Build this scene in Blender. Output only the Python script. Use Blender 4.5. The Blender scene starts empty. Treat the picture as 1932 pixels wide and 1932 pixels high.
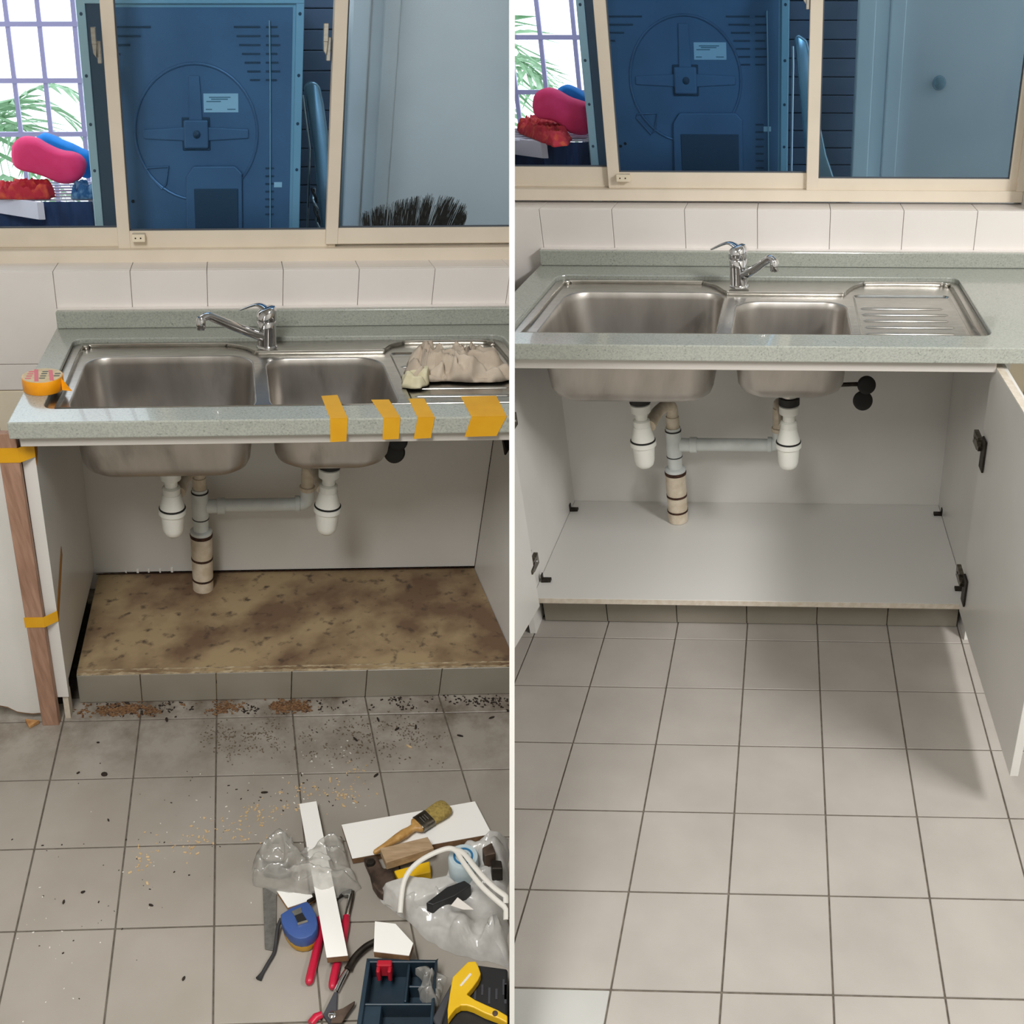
# Two kitchen bays side by side, parted by a thin white board: the left bay while its sink cabinet is being
# repaired, the right bay with the finished cabinet.
import bpy, bmesh, math, random
from mathutils import Vector, noise
from mathutils.geometry import delaunay_2d_cdt
random.seed(7)
SC = bpy.context.scene
COL = SC.collection

# ------------------------------------------------------------------ camera, sky, lamps, exposure
cam = bpy.data.objects.new('camera', bpy.data.cameras.new('camera'))
COL.objects.link(cam)
cam.location = (0, 0, 1.617)
cam.rotation_euler = (math.radians(90 - 29.886), 0, 0)
cam.data.sensor_width = 36.0
cam.data.lens = 36.0 * 1660 / 1932
cam.data.clip_start = 0.05
SC.camera = cam
SC.view_settings.view_transform = 'Standard'
SC.view_settings.look = 'None'
SC.view_settings.gamma = 1.0
SC.view_settings.exposure = 0.0
SC.view_settings.use_curve_mapping = False
SC.cycles.use_denoising = True
SC.cycles.max_bounces = 8
SC.cycles.transparent_max_bounces = 16
SC.cycles.caustics_reflective = False
SC.cycles.caustics_refractive = False
world = bpy.data.worlds.new('sky')
SC.world = world
world.use_nodes = True
bg = world.node_tree.nodes['Background']
bg.inputs['Color'].default_value = (0.86, 0.94, 1.0, 1)
bg.inputs['Strength'].default_value = 2.4


def lamp(name, loc, sx, sy, power, col, rot=(0, 0, 0)):
    d = bpy.data.lights.new(name, 'AREA')
    d.shape = 'RECTANGLE'; d.size = sx; d.size_y = sy; d.energy = power; d.color = col
    o = bpy.data.objects.new(name, d); COL.objects.link(o)
    o.location = loc; o.rotation_euler = rot
    return o


lamp('ceiling_lamp_before', (-0.50, 0.15, 2.45), 0.5, 1.2, 54, (1, 0.99, 0.965))
lamp('ceiling_lamp_after', (1.80, 0.55, 2.45), 0.4, 1.0, 64, (1, 0.99, 0.98))

# ------------------------------------------------------------------ bay axes (world = origin + a*along + b*depth + c*up)
# a runs along the cabinet from its left inner side, b from the plinth front towards the wall, c up from the floor.
# The two bays fan out from the parting board, so their axes are a little out of square.
BAY = {
    'A': [Vector(v) for v in ((-1.16767, 1.78561, 0), (0.99162, 0.03141, 0), (-0.28225, 0.99951, 0), (0.14423, 0, 1))],
    'B': [Vector(v) for v in ((0.10202, 2.14931, 0), (1.04624, -0.02573, 0), (0.28937, 1.05269, 0), (-0.15156, 0, 1.053))],
}
SIDE = {'A': -1, 'B': 1}
HALF = 0.004          # half the thickness of the parting board


def P(bay, p):
    if bay is None:
        return Vector(p)
    o, a, b, c = BAY[bay]
    return o + a * p[0] + b * p[1] + c * p[2]


# ------------------------------------------------------------------ materials
def rgb(h):
    h = h.lstrip('#')
    v = [int(h[i:i + 2], 16) / 255 for i in (0, 2, 4)]
    return tuple([x / 12.92 if x <= 0.04045 else ((x + 0.055) / 1.055) ** 2.4 for x in v] + [1.0])


MATS = {}


def mat(name, c1, c2=None, scale=20, rough=0.5, metal=0.0, bump=0.0, detail=4, lo=0.35, hi=0.65, stretch=(1, 1, 1), c3=None, s3=60, lo3=0.6, hi3=0.7, spec=0.5, coat=0, emit=0, aniso=0):
    m = bpy.data.materials.new(name); m.use_nodes = True
    n, l = m.node_tree.nodes, m.node_tree.links
    b = n['Principled BSDF']
    b.inputs['Roughness'].default_value = rough
    b.inputs['Metallic'].default_value = metal
    b.inputs['Specular IOR Level'].default_value = spec
    b.inputs['Coat Weight'].default_value = coat
    b.inputs['Anisotropic'].default_value = aniso
    b.inputs['Base Color'].default_value = rgb(c1)
    if emit:
        b.inputs['Emission Color'].default_value = rgb(c1); b.inputs['Emission Strength'].default_value = emit
    if c2 or bump:
        tc = n.new('ShaderNodeTexCoord'); mp = n.new('ShaderNodeMapping'); mp.inputs['Scale'].default_value = stretch
        gp = n.new('ShaderNodeNewGeometry'); l.new(gp.outputs['Position'], mp.inputs['Vector'])
        nz = n.new('ShaderNodeTexNoise'); nz.inputs['Scale'].default_value = scale; nz.inputs['Detail'].default_value = detail
        l.new(mp.outputs['Vector'], nz.inputs['Vector'])
        if c2:
            r = n.new('ShaderNodeValToRGB')
            r.color_ramp.elements[0].position = lo; r.color_ramp.elements[1].position = hi
            r.color_ramp.elements[0].color = rgb(c1); r.color_ramp.elements[1].color = rgb(c2)
            l.new(nz.outputs['Fac'], r.inputs['Fac'])
            out = r.outputs['Color']
            if c3:
                n3 = n.new('ShaderNodeTexNoise'); n3.inputs['Scale'].default_value = s3; n3.inputs['Detail'].default_value = 6
                l.new(mp.outputs['Vector'], n3.inputs['Vector'])
                r3 = n.new('ShaderNodeMapRange'); r3.inputs['From Min'].default_value = lo3; r3.inputs['From Max'].default_value = hi3
                l.new(n3.outputs['Fac'], r3.inputs['Value'])
                mx = n.new('ShaderNodeMix'); mx.data_type = 'RGBA'
                l.new(r3.outputs['Result'], mx.inputs['Factor']); l.new(out, mx.inputs[6]); mx.inputs[7].default_value = rgb(c3)
                out = mx.outputs[2]
            l.new(out, b.inputs['Base Color'])
        if bump:
            bp = n.new('ShaderNodeBump'); bp.inputs['Strength'].default_value = bump; bp.inputs['Distance'].default_value = 0.002
            l.new(nz.outputs['Fac'], bp.inputs['Height']); l.new(bp.outputs['Normal'], b.inputs['Normal'])
    MATS[name] = m
    return m


def glassy(name, tint, refl=0.10, rough=0.02, body=None, amount=0.0):
    """see-through sheet: tinted transparency, a little gloss, optionally some milky body"""
    m = bpy.data.materials.new(name); m.use_nodes = True
    n, l = m.node_tree.nodes, m.node_tree.links
    n.remove(n['Principled BSDF'])
    t = n.new('ShaderNodeBsdfTransparent'); t.inputs['Color'].default_value = tint
    g = n.new('ShaderNodeBsdfGlossy'); g.inputs['Roughness'].default_value = rough
    fr = n.new('ShaderNodeLayerWeight'); fr.inputs['Blend'].default_value = refl
    mx = n.new('ShaderNodeMixShader')
    src = t.outputs[0]
    if body:
        d = n.new('ShaderNodeBsdfDiffuse'); d.inputs['Color'].default_value = rgb(body)
        gp = n.new('ShaderNodeNewGeometry'); nz = n.new('ShaderNodeTexNoise'); nz.inputs['Scale'].default_value = 35
        l.new(gp.outputs['Position'], nz.inputs['Vector'])
        mr = n.new('ShaderNodeMapRange'); mr.inputs['From Min'].default_value = 0.3; mr.inputs['From Max'].default_value = 0.7
        mr.inputs['To Min'].default_value = amount * 0.85; mr.inputs['To Max'].default_value = min(1, amount * 1.1)
        l.new(nz.outputs['Fac'], mr.inputs['Value'])
        tl = n.new('ShaderNodeBsdfTranslucent'); tl.inputs['Color'].default_value = rgb(body)
        dm = n.new('ShaderNodeMixShader'); dm.inputs[0].default_value = 0.35; l.new(d.outputs[0], dm.inputs[1]); l.new(tl.outputs[0], dm.inputs[2]); d = dm
        m2 = n.new('ShaderNodeMixShader'); l.new(mr.outputs['Result'], m2.inputs[0]); l.new(src, m2.inputs[1]); l.new(d.outputs[0], m2.inputs[2])
        src = m2.outputs[0]
    if body:      # crinkled film glints
        ad = n.new('ShaderNodeMath'); ad.operation = 'ADD'; ad.inputs[1].default_value = 0.07; l.new(fr.outputs['Fresnel'], ad.inputs[0]); fac = ad.outputs[0]
    else:
        fac = fr.outputs['Fresnel']
    l.new(fac, mx.inputs[0]); l.new(src, mx.inputs[1]); l.new(g.outputs[0], mx.inputs[2])
    l.new(mx.outputs[0], n['Material Output'].inputs['Surface'])
    MATS[name] = m
    return m


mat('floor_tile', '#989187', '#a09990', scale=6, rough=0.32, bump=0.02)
mat('floor_tile_clean', '#9f9992', '#a7a19a', scale=6, rough=0.30, bump=0.02)
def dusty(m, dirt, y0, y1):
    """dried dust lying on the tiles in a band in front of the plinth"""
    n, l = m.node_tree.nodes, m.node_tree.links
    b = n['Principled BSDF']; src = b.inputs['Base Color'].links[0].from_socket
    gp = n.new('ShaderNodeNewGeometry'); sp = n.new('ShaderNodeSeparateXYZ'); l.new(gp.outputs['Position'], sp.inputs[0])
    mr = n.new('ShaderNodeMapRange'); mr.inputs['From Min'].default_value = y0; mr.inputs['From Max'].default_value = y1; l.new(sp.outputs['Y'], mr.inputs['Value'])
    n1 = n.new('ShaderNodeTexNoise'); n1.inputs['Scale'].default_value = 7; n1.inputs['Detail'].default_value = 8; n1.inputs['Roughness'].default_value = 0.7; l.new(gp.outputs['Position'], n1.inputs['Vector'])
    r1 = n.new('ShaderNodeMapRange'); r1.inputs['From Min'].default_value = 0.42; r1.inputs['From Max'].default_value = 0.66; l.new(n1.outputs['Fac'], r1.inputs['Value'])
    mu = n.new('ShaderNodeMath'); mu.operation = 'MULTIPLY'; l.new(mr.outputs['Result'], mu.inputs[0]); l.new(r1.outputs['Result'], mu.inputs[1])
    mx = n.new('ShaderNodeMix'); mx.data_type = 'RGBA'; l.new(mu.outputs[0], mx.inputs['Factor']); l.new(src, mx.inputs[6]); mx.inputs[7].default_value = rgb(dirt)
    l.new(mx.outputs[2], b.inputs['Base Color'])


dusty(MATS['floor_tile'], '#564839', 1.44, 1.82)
mat('floor_tile_pale', '#a8a8a3', '#aeaea9', scale=6, rough=0.3)
mat('grout', '#6d655a', '#574f45', scale=60, rough=0.9)
mat('wall_tile', '#f3ede9', '#eee8e3', scale=5, rough=0.22)
mat('wall_grout', '#b5aca4', rough=0.9)
mat('cream_wall', '#f0e4cc', '#eaddc5', scale=8, rough=0.5)
mat('paint_white', '#d8d6d0', rough=0.8)
mat('alu_cream', '#e9ddcb', '#e4d8c6', scale=10, rough=0.42)
mat('gasket', '#4d5560', rough=0.7)
glassy('glass_clear', (0.96, 0.98, 1.0, 1), refl=0.10)
glassy('glass_blue', (0.63, 0.76, 0.87, 1), refl=0.12)
glassy('glass_teal', (0.78, 0.90, 1.0, 1), refl=0.12)
glassy('glass_pale', (0.92, 0.97, 1.0, 1), refl=0.14)
glassy('glass_slate', (0.66, 0.76, 0.82, 1), refl=0.14)
mat('worktop', '#adb0a7', '#9ea29a', scale=230, rough=0.2, coat=0.35, detail=6, c3='#7e857b', s3=210, lo3=0.58, hi3=0.74, lo=0.4, hi=0.62)
mat('laminate', '#dcdad6', '#d6d4cf', scale=4, rough=0.32)
mat('laminate_front', '#c6c1ba', rough=0.4)
mat('shelf_white', '#d6d4cf', rough=0.3)
mat('board_white', '#f6f4f0', rough=0.35)
mat('board_edge', '#8b6a4a', '#6d4f36', scale=50, rough=0.8)
mat('board_edge_pale', '#d6cdbf', '#c8bcaa', scale=60, rough=0.6)
mat('steel', '#c6c3bd', '#b5b2ac', scale=30, rough=0.25, metal=1, stretch=(1, 8, 8), aniso=0.3)
mat('steel_bowl', '#c6c1bb', '#b1aca6', scale=14, rough=0.40, metal=1, c3='#9d9790', s3=9, stretch=(1, 1, 0.35))
mat('chrome', '#d4d4d6', rough=0.07, metal=1)
mat('nickel', '#8d877d', '#5f594f', scale=60, rough=0.35, metal=1)
mat('dark_metal', '#3a332c', '#241f1b', scale=50, rough=0.5, metal=0.6)
mat('pvc_white', '#eeeee6', rough=0.35)
mat('pvc_grey', '#dde1df', '#d0d5d3', scale=20, rough=0.4)
mat('pvc_old', '#ddd1be', '#c9b9a1', scale=35, rough=0.55)
mat('rubber', '#1b1817', rough=0.6)
mat('rust', '#4a2c1b', '#2c1a12', scale=90, rough=0.85)
mat('stained_screed', '#a8926f', '#735a44', scale=6, rough=0.8, bump=0.6, detail=14, lo=0.40, hi=0.62, c3='#4d4034', s3=30, lo3=0.57, hi3=0.72)
mat('screed_edge', '#ac9c80', '#7f6d54', scale=40, rough=0.9)
mat('plinth_tile', '#8f897d', '#888276', scale=7, rough=0.35)
mat('gap_shade', '#15130f', rough=0.9)
mat('batten_wood', '#a98570', '#8d6b57', scale=14, rough=0.7, stretch=(6, 6, 0.7), bump=0.2)
mat('raw_chip', '#b58a58', '#94683c', scale=70, rough=0.9)
mat('yellow_tape', '#dba31b', '#d59b10', scale=20, rough=0.45)
mat('orange_tape', '#f2a007', '#e89403', scale=30, rough=0.4)
mat('tape_tail', '#a56d14', rough=0.6)
mat('rag', '#c9bcab', '#b5a695', scale=18, rough=0.95, bump=0.4)
mat('cream_scrap', '#d9d2b4', '#cbc3a3', scale=40, rough=0.9)
mat('brush_wood', '#c39a5c', '#a97d42', scale=25, rough=0.45, stretch=(3, 3, 1))
mat('bristle', '#a8924f', '#85713a', scale=140, rough=0.85, bump=0.8, stretch=(1, 1, 1))
mat('block_wood', '#b3997a', '#9d8263', scale=22, rough=0.7, stretch=(1, 6, 6))
mat('block_wood_side', '#7a5a3a', '#694b2e', scale=22, rough=0.8)
mat('brown_metal', '#5b4a3e', '#2f241d', scale=30, rough=0.6, metal=0.3)
mat('yellow_paint', '#e9bd1f', '#e3b416', scale=20, rough=0.4)
mat('blue_plastic', '#3a5692', rough=0.4)
mat('yellow_plastic', '#c99a22', rough=0.45)
mat('black_plastic', '#1d1d1f', rough=0.5)
mat('strap', '#2c2b2d', rough=0.7)
mat('red_grip', '#b81838', rough=0.35)
mat('red_clip', '#b3152b', rough=0.4)
mat('blade_grey', '#7c7b76', '#6c6b66', scale=120, rough=0.55, metal=0.5)
mat('tool_navy', '#1b3140', '#142530', scale=12, rough=0.45)
mat('tool_grey', '#3d3d43', rough=0.6)
mat('paper', '#e3ddd6', rough=0.9)
mat('can_blue', '#c9d5d8', '#b8c8ce', scale=4, rough=0.5)
mat('print_blue', '#2d6f9c', rough=0.5)
mat('print_red', '#c64a55', rough=0.5)
mat('print_dark', '#54543f', rough=0.6)
mat('core_card', '#cdbb98', '#bfab86', scale=60, rough=0.8)
glassy('clear_bag', (0.97, 0.97, 0.96, 1), refl=0.06, rough=0.12, body='#f3f0ea', amount=0.40)
glassy('milky_bag', (0.97, 0.97, 0.96, 1), refl=0.06, rough=0.16, body='#f6f4f0', amount=0.82)
mat('bag_handle', '#dedbd3', rough=0.5)
mat('sawdust', '#8d6a48', '#4b3120', scale=200, rough=0.95)
mat('dark_chip', '#2f2219', '#1e1611', scale=90, rough=0.9)
mat('pale_chip', '#cdb38c', '#b99b70', scale=90, rough=0.9)
mat('white_flake', '#dad7cf', rough=0.7)
mat('dirt', '#6f604f', '#574939', scale=80, rough=0.95)
# yard
mat('dryer_back', '#64809a', '#5a748d', scale=6, rough=0.42, metal=0.25)
mat('dryer_flange', '#a3c3cc', rough=0.4, metal=0.3)
mat('dryer_dark', '#33495a', rough=0.5)
mat('sticker', '#cfe6ea', rough=0.5)
mat('sticker_ink', '#6f8f98', rough=0.6)
mat('louvre', '#606a7b', '#566072', scale=9, rough=0.5)
mat('yard_wall', '#e9ecee', '#dfe3e6', scale=3, rough=0.8)
mat('grille_paint', '#a9a2c9', rough=0.5)
mat('pink_foam', '#fa4482', '#f53b7a', scale=40, rough=0.85)
mat('blue_foam', '#1192f0', '#0d86e0', scale=40, rough=0.85)
mat('red_cloth', '#c22a3c', '#e0603f', scale=45, rough=0.9, bump=0.5, lo=0.5, hi=0.72)
mat('blue_cloth', '#2b5f93', '#7fa9cc', scale=60, rough=0.9, bump=0.5, lo=0.45, hi=0.7)
mat('navy_cloth', '#2a4470', '#20365a', scale=12, rough=0.95, stretch=(4, 4, 0.6))
mat('rack_white', '#dcdcea', rough=0.4)
mat('silver_cover', '#a9bfc9', '#8fa9b6', scale=5, rough=0.25, metal=0.7)
mat('bristle_black', '#3b352e', '#262019', scale=80, rough=0.9)
mat('palm_leaf', '#5e8a5a', '#8fb08a', scale=8, rough=0.6)
mat('trunk', '#7d6f5c', '#675a49', scale=20, rough=0.9)
mat('haze_wall', '#e9f1f4', rough=0.9)

# ------------------------------------------------------------------ mesh helpers
WLOC = {}


class MB:
    def __init__(s):
        s.v, s.f = [], []

    def add(s, vs, fs):
        k = len(s.v); s.v += [tuple(p) for p in vs]; s.f += [tuple(i + k for i in f) for f in fs]
        return s

    def box(s, a0, a1, b0, b1, c0, c1):
        return s.add([(a0, b0, c0), (a1, b0, c0), (a1, b1, c0), (a0, b1, c0), (a0, b0, c1), (a1, b0, c1), (a1, b1, c1), (a0, b1, c1)],
                     [(3, 2, 1, 0), (4, 5, 6, 7), (0, 1, 5, 4), (1, 2, 6, 5), (2, 3, 7, 6), (3, 0, 4, 7)])

    def hexa(s, top, bot):
        """closed solid between two matching polygons"""
        n = len(top)
        return s.add(list(top) + list(bot), [tuple(range(n)), tuple(range(2 * n - 1, n - 1, -1))] + [(i, n + i, n + (i + 1) % n, (i + 1) % n) for i in range(n)])

    def prism(s, poly, lo, hi, ax='c'):
        f = {'c': lambda p, h: (p[0], p[1], h), 'b': lambda p, h: (p[0], h, p[1]), 'a': lambda p, h: (h, p[0], p[1])}[ax]
        return s.hexa([f(p, hi) for p in poly], [f(p, lo) for p in poly])

    def loft(s, rings, cap0=True, cap1=True, closed=True):
        n = len(rings[0]); k = len(s.v)
        for r in rings:
            s.v += [tuple(p) for p in r]
        for j in range(len(rings) - 1):
            for i in range(n if closed else n - 1):
                a, b = k + j * n + i, k + j * n + (i + 1) % n
                s.f.append((a, b, b + n, a + n))
        if cap0: s.f.append(tuple(range(k + n - 1, k - 1, -1)))
        if cap1: s.f.append(tuple(range(k + (len(rings) - 1) * n, k + len(rings) * n)))
        return s

    def lathe(s, cen, prof, n=24, ax=(0, 0, 1), cap0=True, cap1=True):
        w = Vector(ax).normalized(); u = w.orthogonal().normalized(); q = w.cross(u); c = Vector(cen)
        return s.loft([[c + w * h + (u * math.cos(t * 2 * math.pi / n) + q * math.sin(t * 2 * math.pi / n)) * r for t in range(n)] for r, h in prof], cap0, cap1)

    def tube(s, pts, r, n=10, flat=1.0):
        pts = [Vector(p) for p in pts]; R = r if isinstance(r, (list, tuple)) else [r] * len(pts)
        rings = []; u = None
        for i, p in enumerate(pts):
            d = (pts[min(i + 1, len(pts) - 1)] - pts[max(i - 1, 0)]).normalized()
            if u is None:
                u = d.cross(Vector((0, 0, 1)))
                if u.length < 0.2: u = d.cross(Vector((0, 1, 0)))
            u = (u - d * u.dot(d)).normalized(); w = d.cross(u)
            rings.append([p + (u * math.cos(t * 2 * math.pi / n) + w * math.sin(t * 2 * math.pi / n) * flat) * R[i] for t in range(n)])
        return s.loft(rings)

    def grid(s, fn, nu, nv):
        k = len(s.v)
        for j in range(nv + 1):
            for i in range(nu + 1):
                s.v.append(tuple(fn(i / nu, j / nv)))
        for j in range(nv):
            for i in range(nu):
                a = k + j * (nu + 1) + i
                s.f.append((a, a + 1, a + nu + 2, a + nu + 1))
        return s

    def sheet(s, outer, holes, z):
        """flat sheet with holes at height z (outlines are lists of 2D points)"""
        vs, es = [], []
        for lp in [outer] + holes:
            k = len(vs); vs += [Vector(p[:2]) for p in lp]; es += [(k + i, k + (i + 1) % len(lp)) for i in range(len(lp))]
        V, E, F, *_ = delaunay_2d_cdt(vs, es, [], 0, 1e-6)
        def inside(p, lp):
            r = False
            for i in range(len(lp)):
                x1, y1 = lp[i][:2]; x2, y2 = lp[i - 1][:2]
                if (y1 > p[1]) != (y2 > p[1]) and p[0] < (x2 - x1) * (p[1] - y1) / (y2 - y1) + x1: r = not r
            return r
        fs = []
        for f in F:
            c = sum((V[i] for i in f), Vector((0, 0))) / len(f)
            if inside(c, outer) and not any(inside(c, h) for h in holes): fs.append(f)
        return s.add([(p[0], p[1], z) for p in V], fs)

    def build(s, name, m, parent=None, bay=None, bevel=0.0, seg=1, smooth=False, clip=False, solid=0.0, label=None, cat=None, group=None, kind=None, angle=40, sub=0):
        bm = bmesh.new()
        vs = [bm.verts.new(P(bay, p)) for p in s.v]
        for f in s.f:
            try: bm.faces.new([vs[i] for i in f])
            except ValueError: pass
        bmesh.ops.remove_doubles(bm, verts=bm.verts, dist=1e-6)
        bmesh.ops.recalc_face_normals(bm, faces=bm.faces)
        if bevel:
            es = [e for e in bm.edges if len(e.link_faces) == 2 and e.calc_face_angle(0) > 0.6]
            bmesh.ops.bevel(bm, geom=es, offset=bevel, segments=seg, affect='EDGES', profile=0.5, clamp_overlap=True)
        if clip and bay:
            sd = SIDE[bay]
            r = bmesh.ops.bisect_plane(bm, geom=bm.verts[:] + bm.edges[:] + bm.faces[:], plane_co=(sd * HALF, 0, 0), plane_no=(-sd, 0, 0), clear_outer=True)
            ed = [e for e in r['geom_cut'] if isinstance(e, bmesh.types.BMEdge)]
            if ed:
                try: bmesh.ops.contextual_create(bm, geom=ed)
                except Exception: pass
        if not bm.verts:
            bm.free(); return None
        xs = [v.co.copy() for v in bm.verts]
        if parent is not None:
            org = WLOC[parent.name]
        else:
            org = Vector(((min(p.x for p in xs) + max(p.x for p in xs)) / 2, (min(p.y for p in xs) + max(p.y for p in xs)) / 2, min(p.z for p in xs)))
        for v in bm.verts: v.co -= org
        me = bpy.data.meshes.new(name)
        for f in bm.faces: f.smooth = smooth
        bm.to_mesh(me); bm.free()
        if smooth: me.set_sharp_from_angle(angle=math.radians(angle))
        me.materials.append(MATS[m])
        o = bpy.data.objects.new(name, me); COL.objects.link(o)
        if parent is not None: o.parent = parent
        else: o.location = org
        WLOC[o.name] = org
        if sub:
            q = o.modifiers.new('smooth', 'SUBSURF'); q.levels = sub; q.render_levels = sub
        if solid:
            q = o.modifiers.new('thick', 'SOLIDIFY'); q.thickness = solid; q.offset = 0
        return tag(o, label, cat, group, kind)


def tag(o, label=None, cat=None, group=None, kind=None):
    if label: o['label'] = label
    if cat: o['category'] = cat
    if group: o['group'] = group
    if kind: o['kind'] = kind
    return o


def thing(name, label, cat, at=(0, 0, 0), bay=None, group=None, kind=None):
    o = bpy.data.objects.new(name, None); COL.objects.link(o)
    o.empty_display_size = 0.05
    o.location = P(bay, at); WLOC[o.name] = P(bay, at)
    return tag(o, label, cat, group, kind)


def rrect(a0, a1, b0, b1, r, n=6):
    pts = []
    for cx, cy, t0 in ((a1 - r, b1 - r, 0), (a0 + r, b1 - r, 90), (a0 + r, b0 + r, 180), (a1 - r, b0 + r, 270)):
        for i in range(n + 1):
            t = math.radians(t0 + 90 * i / n); pts.append((cx + r * math.cos(t), cy + r * math.sin(t)))
    return pts


def spline(pts, n=6):
    """Catmull-Rom through the points"""
    pts = [Vector(p) for p in pts]; out = []
    for i in range(len(pts) - 1):
        p0, p1, p2, p3 = pts[max(i - 1, 0)], pts[i], pts[i + 1], pts[min(i + 2, len(pts) - 1)]
        for k in range(n):
            t = k / n
            out.append(0.5 * ((2 * p1) + (p2 - p0) * t + (2 * p0 - 5 * p1 + 4 * p2 - p3) * t * t + (3 * p1 - p0 - 3 * p2 + p3) * t ** 3))
    return out + [pts[-1]]


def nz(x, y, z=0.0, s=1.0):
    return noise.noise(Vector((x * s, y * s, z)))



# ------------------------------------------------------------------ room shell
def struct(name, mb, m, parent=None, bay=None, **k):
    return mb.build(name, m, parent, bay, kind='structure', **k)


struct('wall_left', MB().box(-2.8, -2.7, -1.4, 2.6, 0, 2.75), 'paint_white')
struct('wall_right', MB().box(2.7, 2.8, -1.4, 2.6, 0, 2.75), 'paint_white')
struct('wall_front', MB().box(-2.8, 2.8, -1.5, -1.4, 0, 2.75), 'paint_white')
struct('ceiling', MB().box(-2.8, 2.8, -1.5, 2.6, 2.7, 2.78), 'paint_white')
struct('wall_centre', MB().prism([(0.78, 0), (4.6, 0), (4.6, 2.7), (2.3, 2.7), (2.2, 1.9), (1.5, 1.9), (1.45, 1.7)], -HALF, HALF, 'a'), 'laminate')


def floor(bay, a0, pitch_a, b0, pitch_b, m):
    sd = SIDE[bay]
    x0, x1 = sorted((sd * 2.7, 0))
    f = struct('floor', MB().box(x0, x1, -1.4, 2.95, -0.08, -0.003), 'grout')
    g = 0.0017
    me = None
    for i in range(-6, 8):
        for j in range(-8, 4):
            lo_a, hi_a = a0 + i * pitch_a + g, a0 + (i + 1) * pitch_a - g
            hi_b = b0 + j * pitch_b - g + pitch_b; lo_b = hi_b - pitch_b + 2 * g
            if j == 0 and -0.16 < (lo_a + hi_a) / 2 < 1.26: hi_b = 0.02
            if j > 0 and -0.16 < (lo_a + hi_a) / 2 < 1.26: continue
            xs = [P(bay, (a, b, 0)).x * sd for a in (lo_a, hi_a) for b in (lo_b, hi_b)]
            if max(xs) < HALF + 0.002 or max(xs) > 2.3: continue
            def mk():
                return MB().box(lo_a, hi_a, lo_b, hi_b, -0.006, 0)
            if min(xs) < HALF or j == 0 or (bay == 'B' and j == -6 and i == 0):
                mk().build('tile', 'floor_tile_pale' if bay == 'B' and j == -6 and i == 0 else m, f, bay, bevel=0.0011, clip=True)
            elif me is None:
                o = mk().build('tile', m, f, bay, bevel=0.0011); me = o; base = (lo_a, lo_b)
            else:
                o = me.copy(); COL.objects.link(o); o.parent = f
                o.location = me.location + BAY[bay][1] * (lo_a - base[0]) + BAY[bay][2] * (lo_b - base[1]) + Vector((0, 0, random.uniform(-0.0004, 0.0004)))
    return f


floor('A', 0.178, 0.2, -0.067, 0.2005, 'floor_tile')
floor('B', 0.182, 0.2, -0.073, 0.2027, 'floor_tile_clean')


def back_wall(bay, b, top, joints, pitch, ledge, win, extra_rows, a_lo, a_hi, wcream):
    w = struct('wall_back', MB().box(a_lo, a_hi, b + 0.006, b + 0.185, 0, top - 0.012).box(a_lo, a_hi, b + 0.006, b + 0.185, 1.98, 2.8), 'wall_grout', None, bay, clip=True)
    MB().box(win[0], win[1], b + 0.004, b + 0.185, top - 0.013, 1.99).build('plaster', 'paint_white', w, bay, clip=True)
    for i in range(-10, 14):
        lo, hi = joints + i * pitch + 0.0007, joints + (i + 1) * pitch - 0.0007
        if hi < a_lo or lo > a_hi: continue
        MB().box(lo, hi, b, b + 0.012, extra_rows[0] + 0.001, top).build('tile', 'wall_tile', w, bay, bevel=0.0012, clip=True)
        MB().box(lo, hi, b + 0.0125, b + ledge, top - 0.011, top + 0.0005).build('ledge_tile', 'wall_tile', w, bay, bevel=0.001, clip=True)
        if hi < 0.12 or lo > 1.15:
            MB().box(lo, hi, b, b + 0.012, extra_rows[1] + 0.001, extra_rows[0] - 0.001).build('border_tile', 'wall_tile', w, bay, bevel=0.0012, clip=True)
            k = extra_rows[1]
            while k > 0.0:
                MB().box(lo, hi, b - 0.001, b + 0.012, max(0.003, k - 0.252), k - 0.002).build('lower_tile', 'cream_wall', w, bay, bevel=0.0012, clip=True); k -= 0.254
    return w


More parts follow.
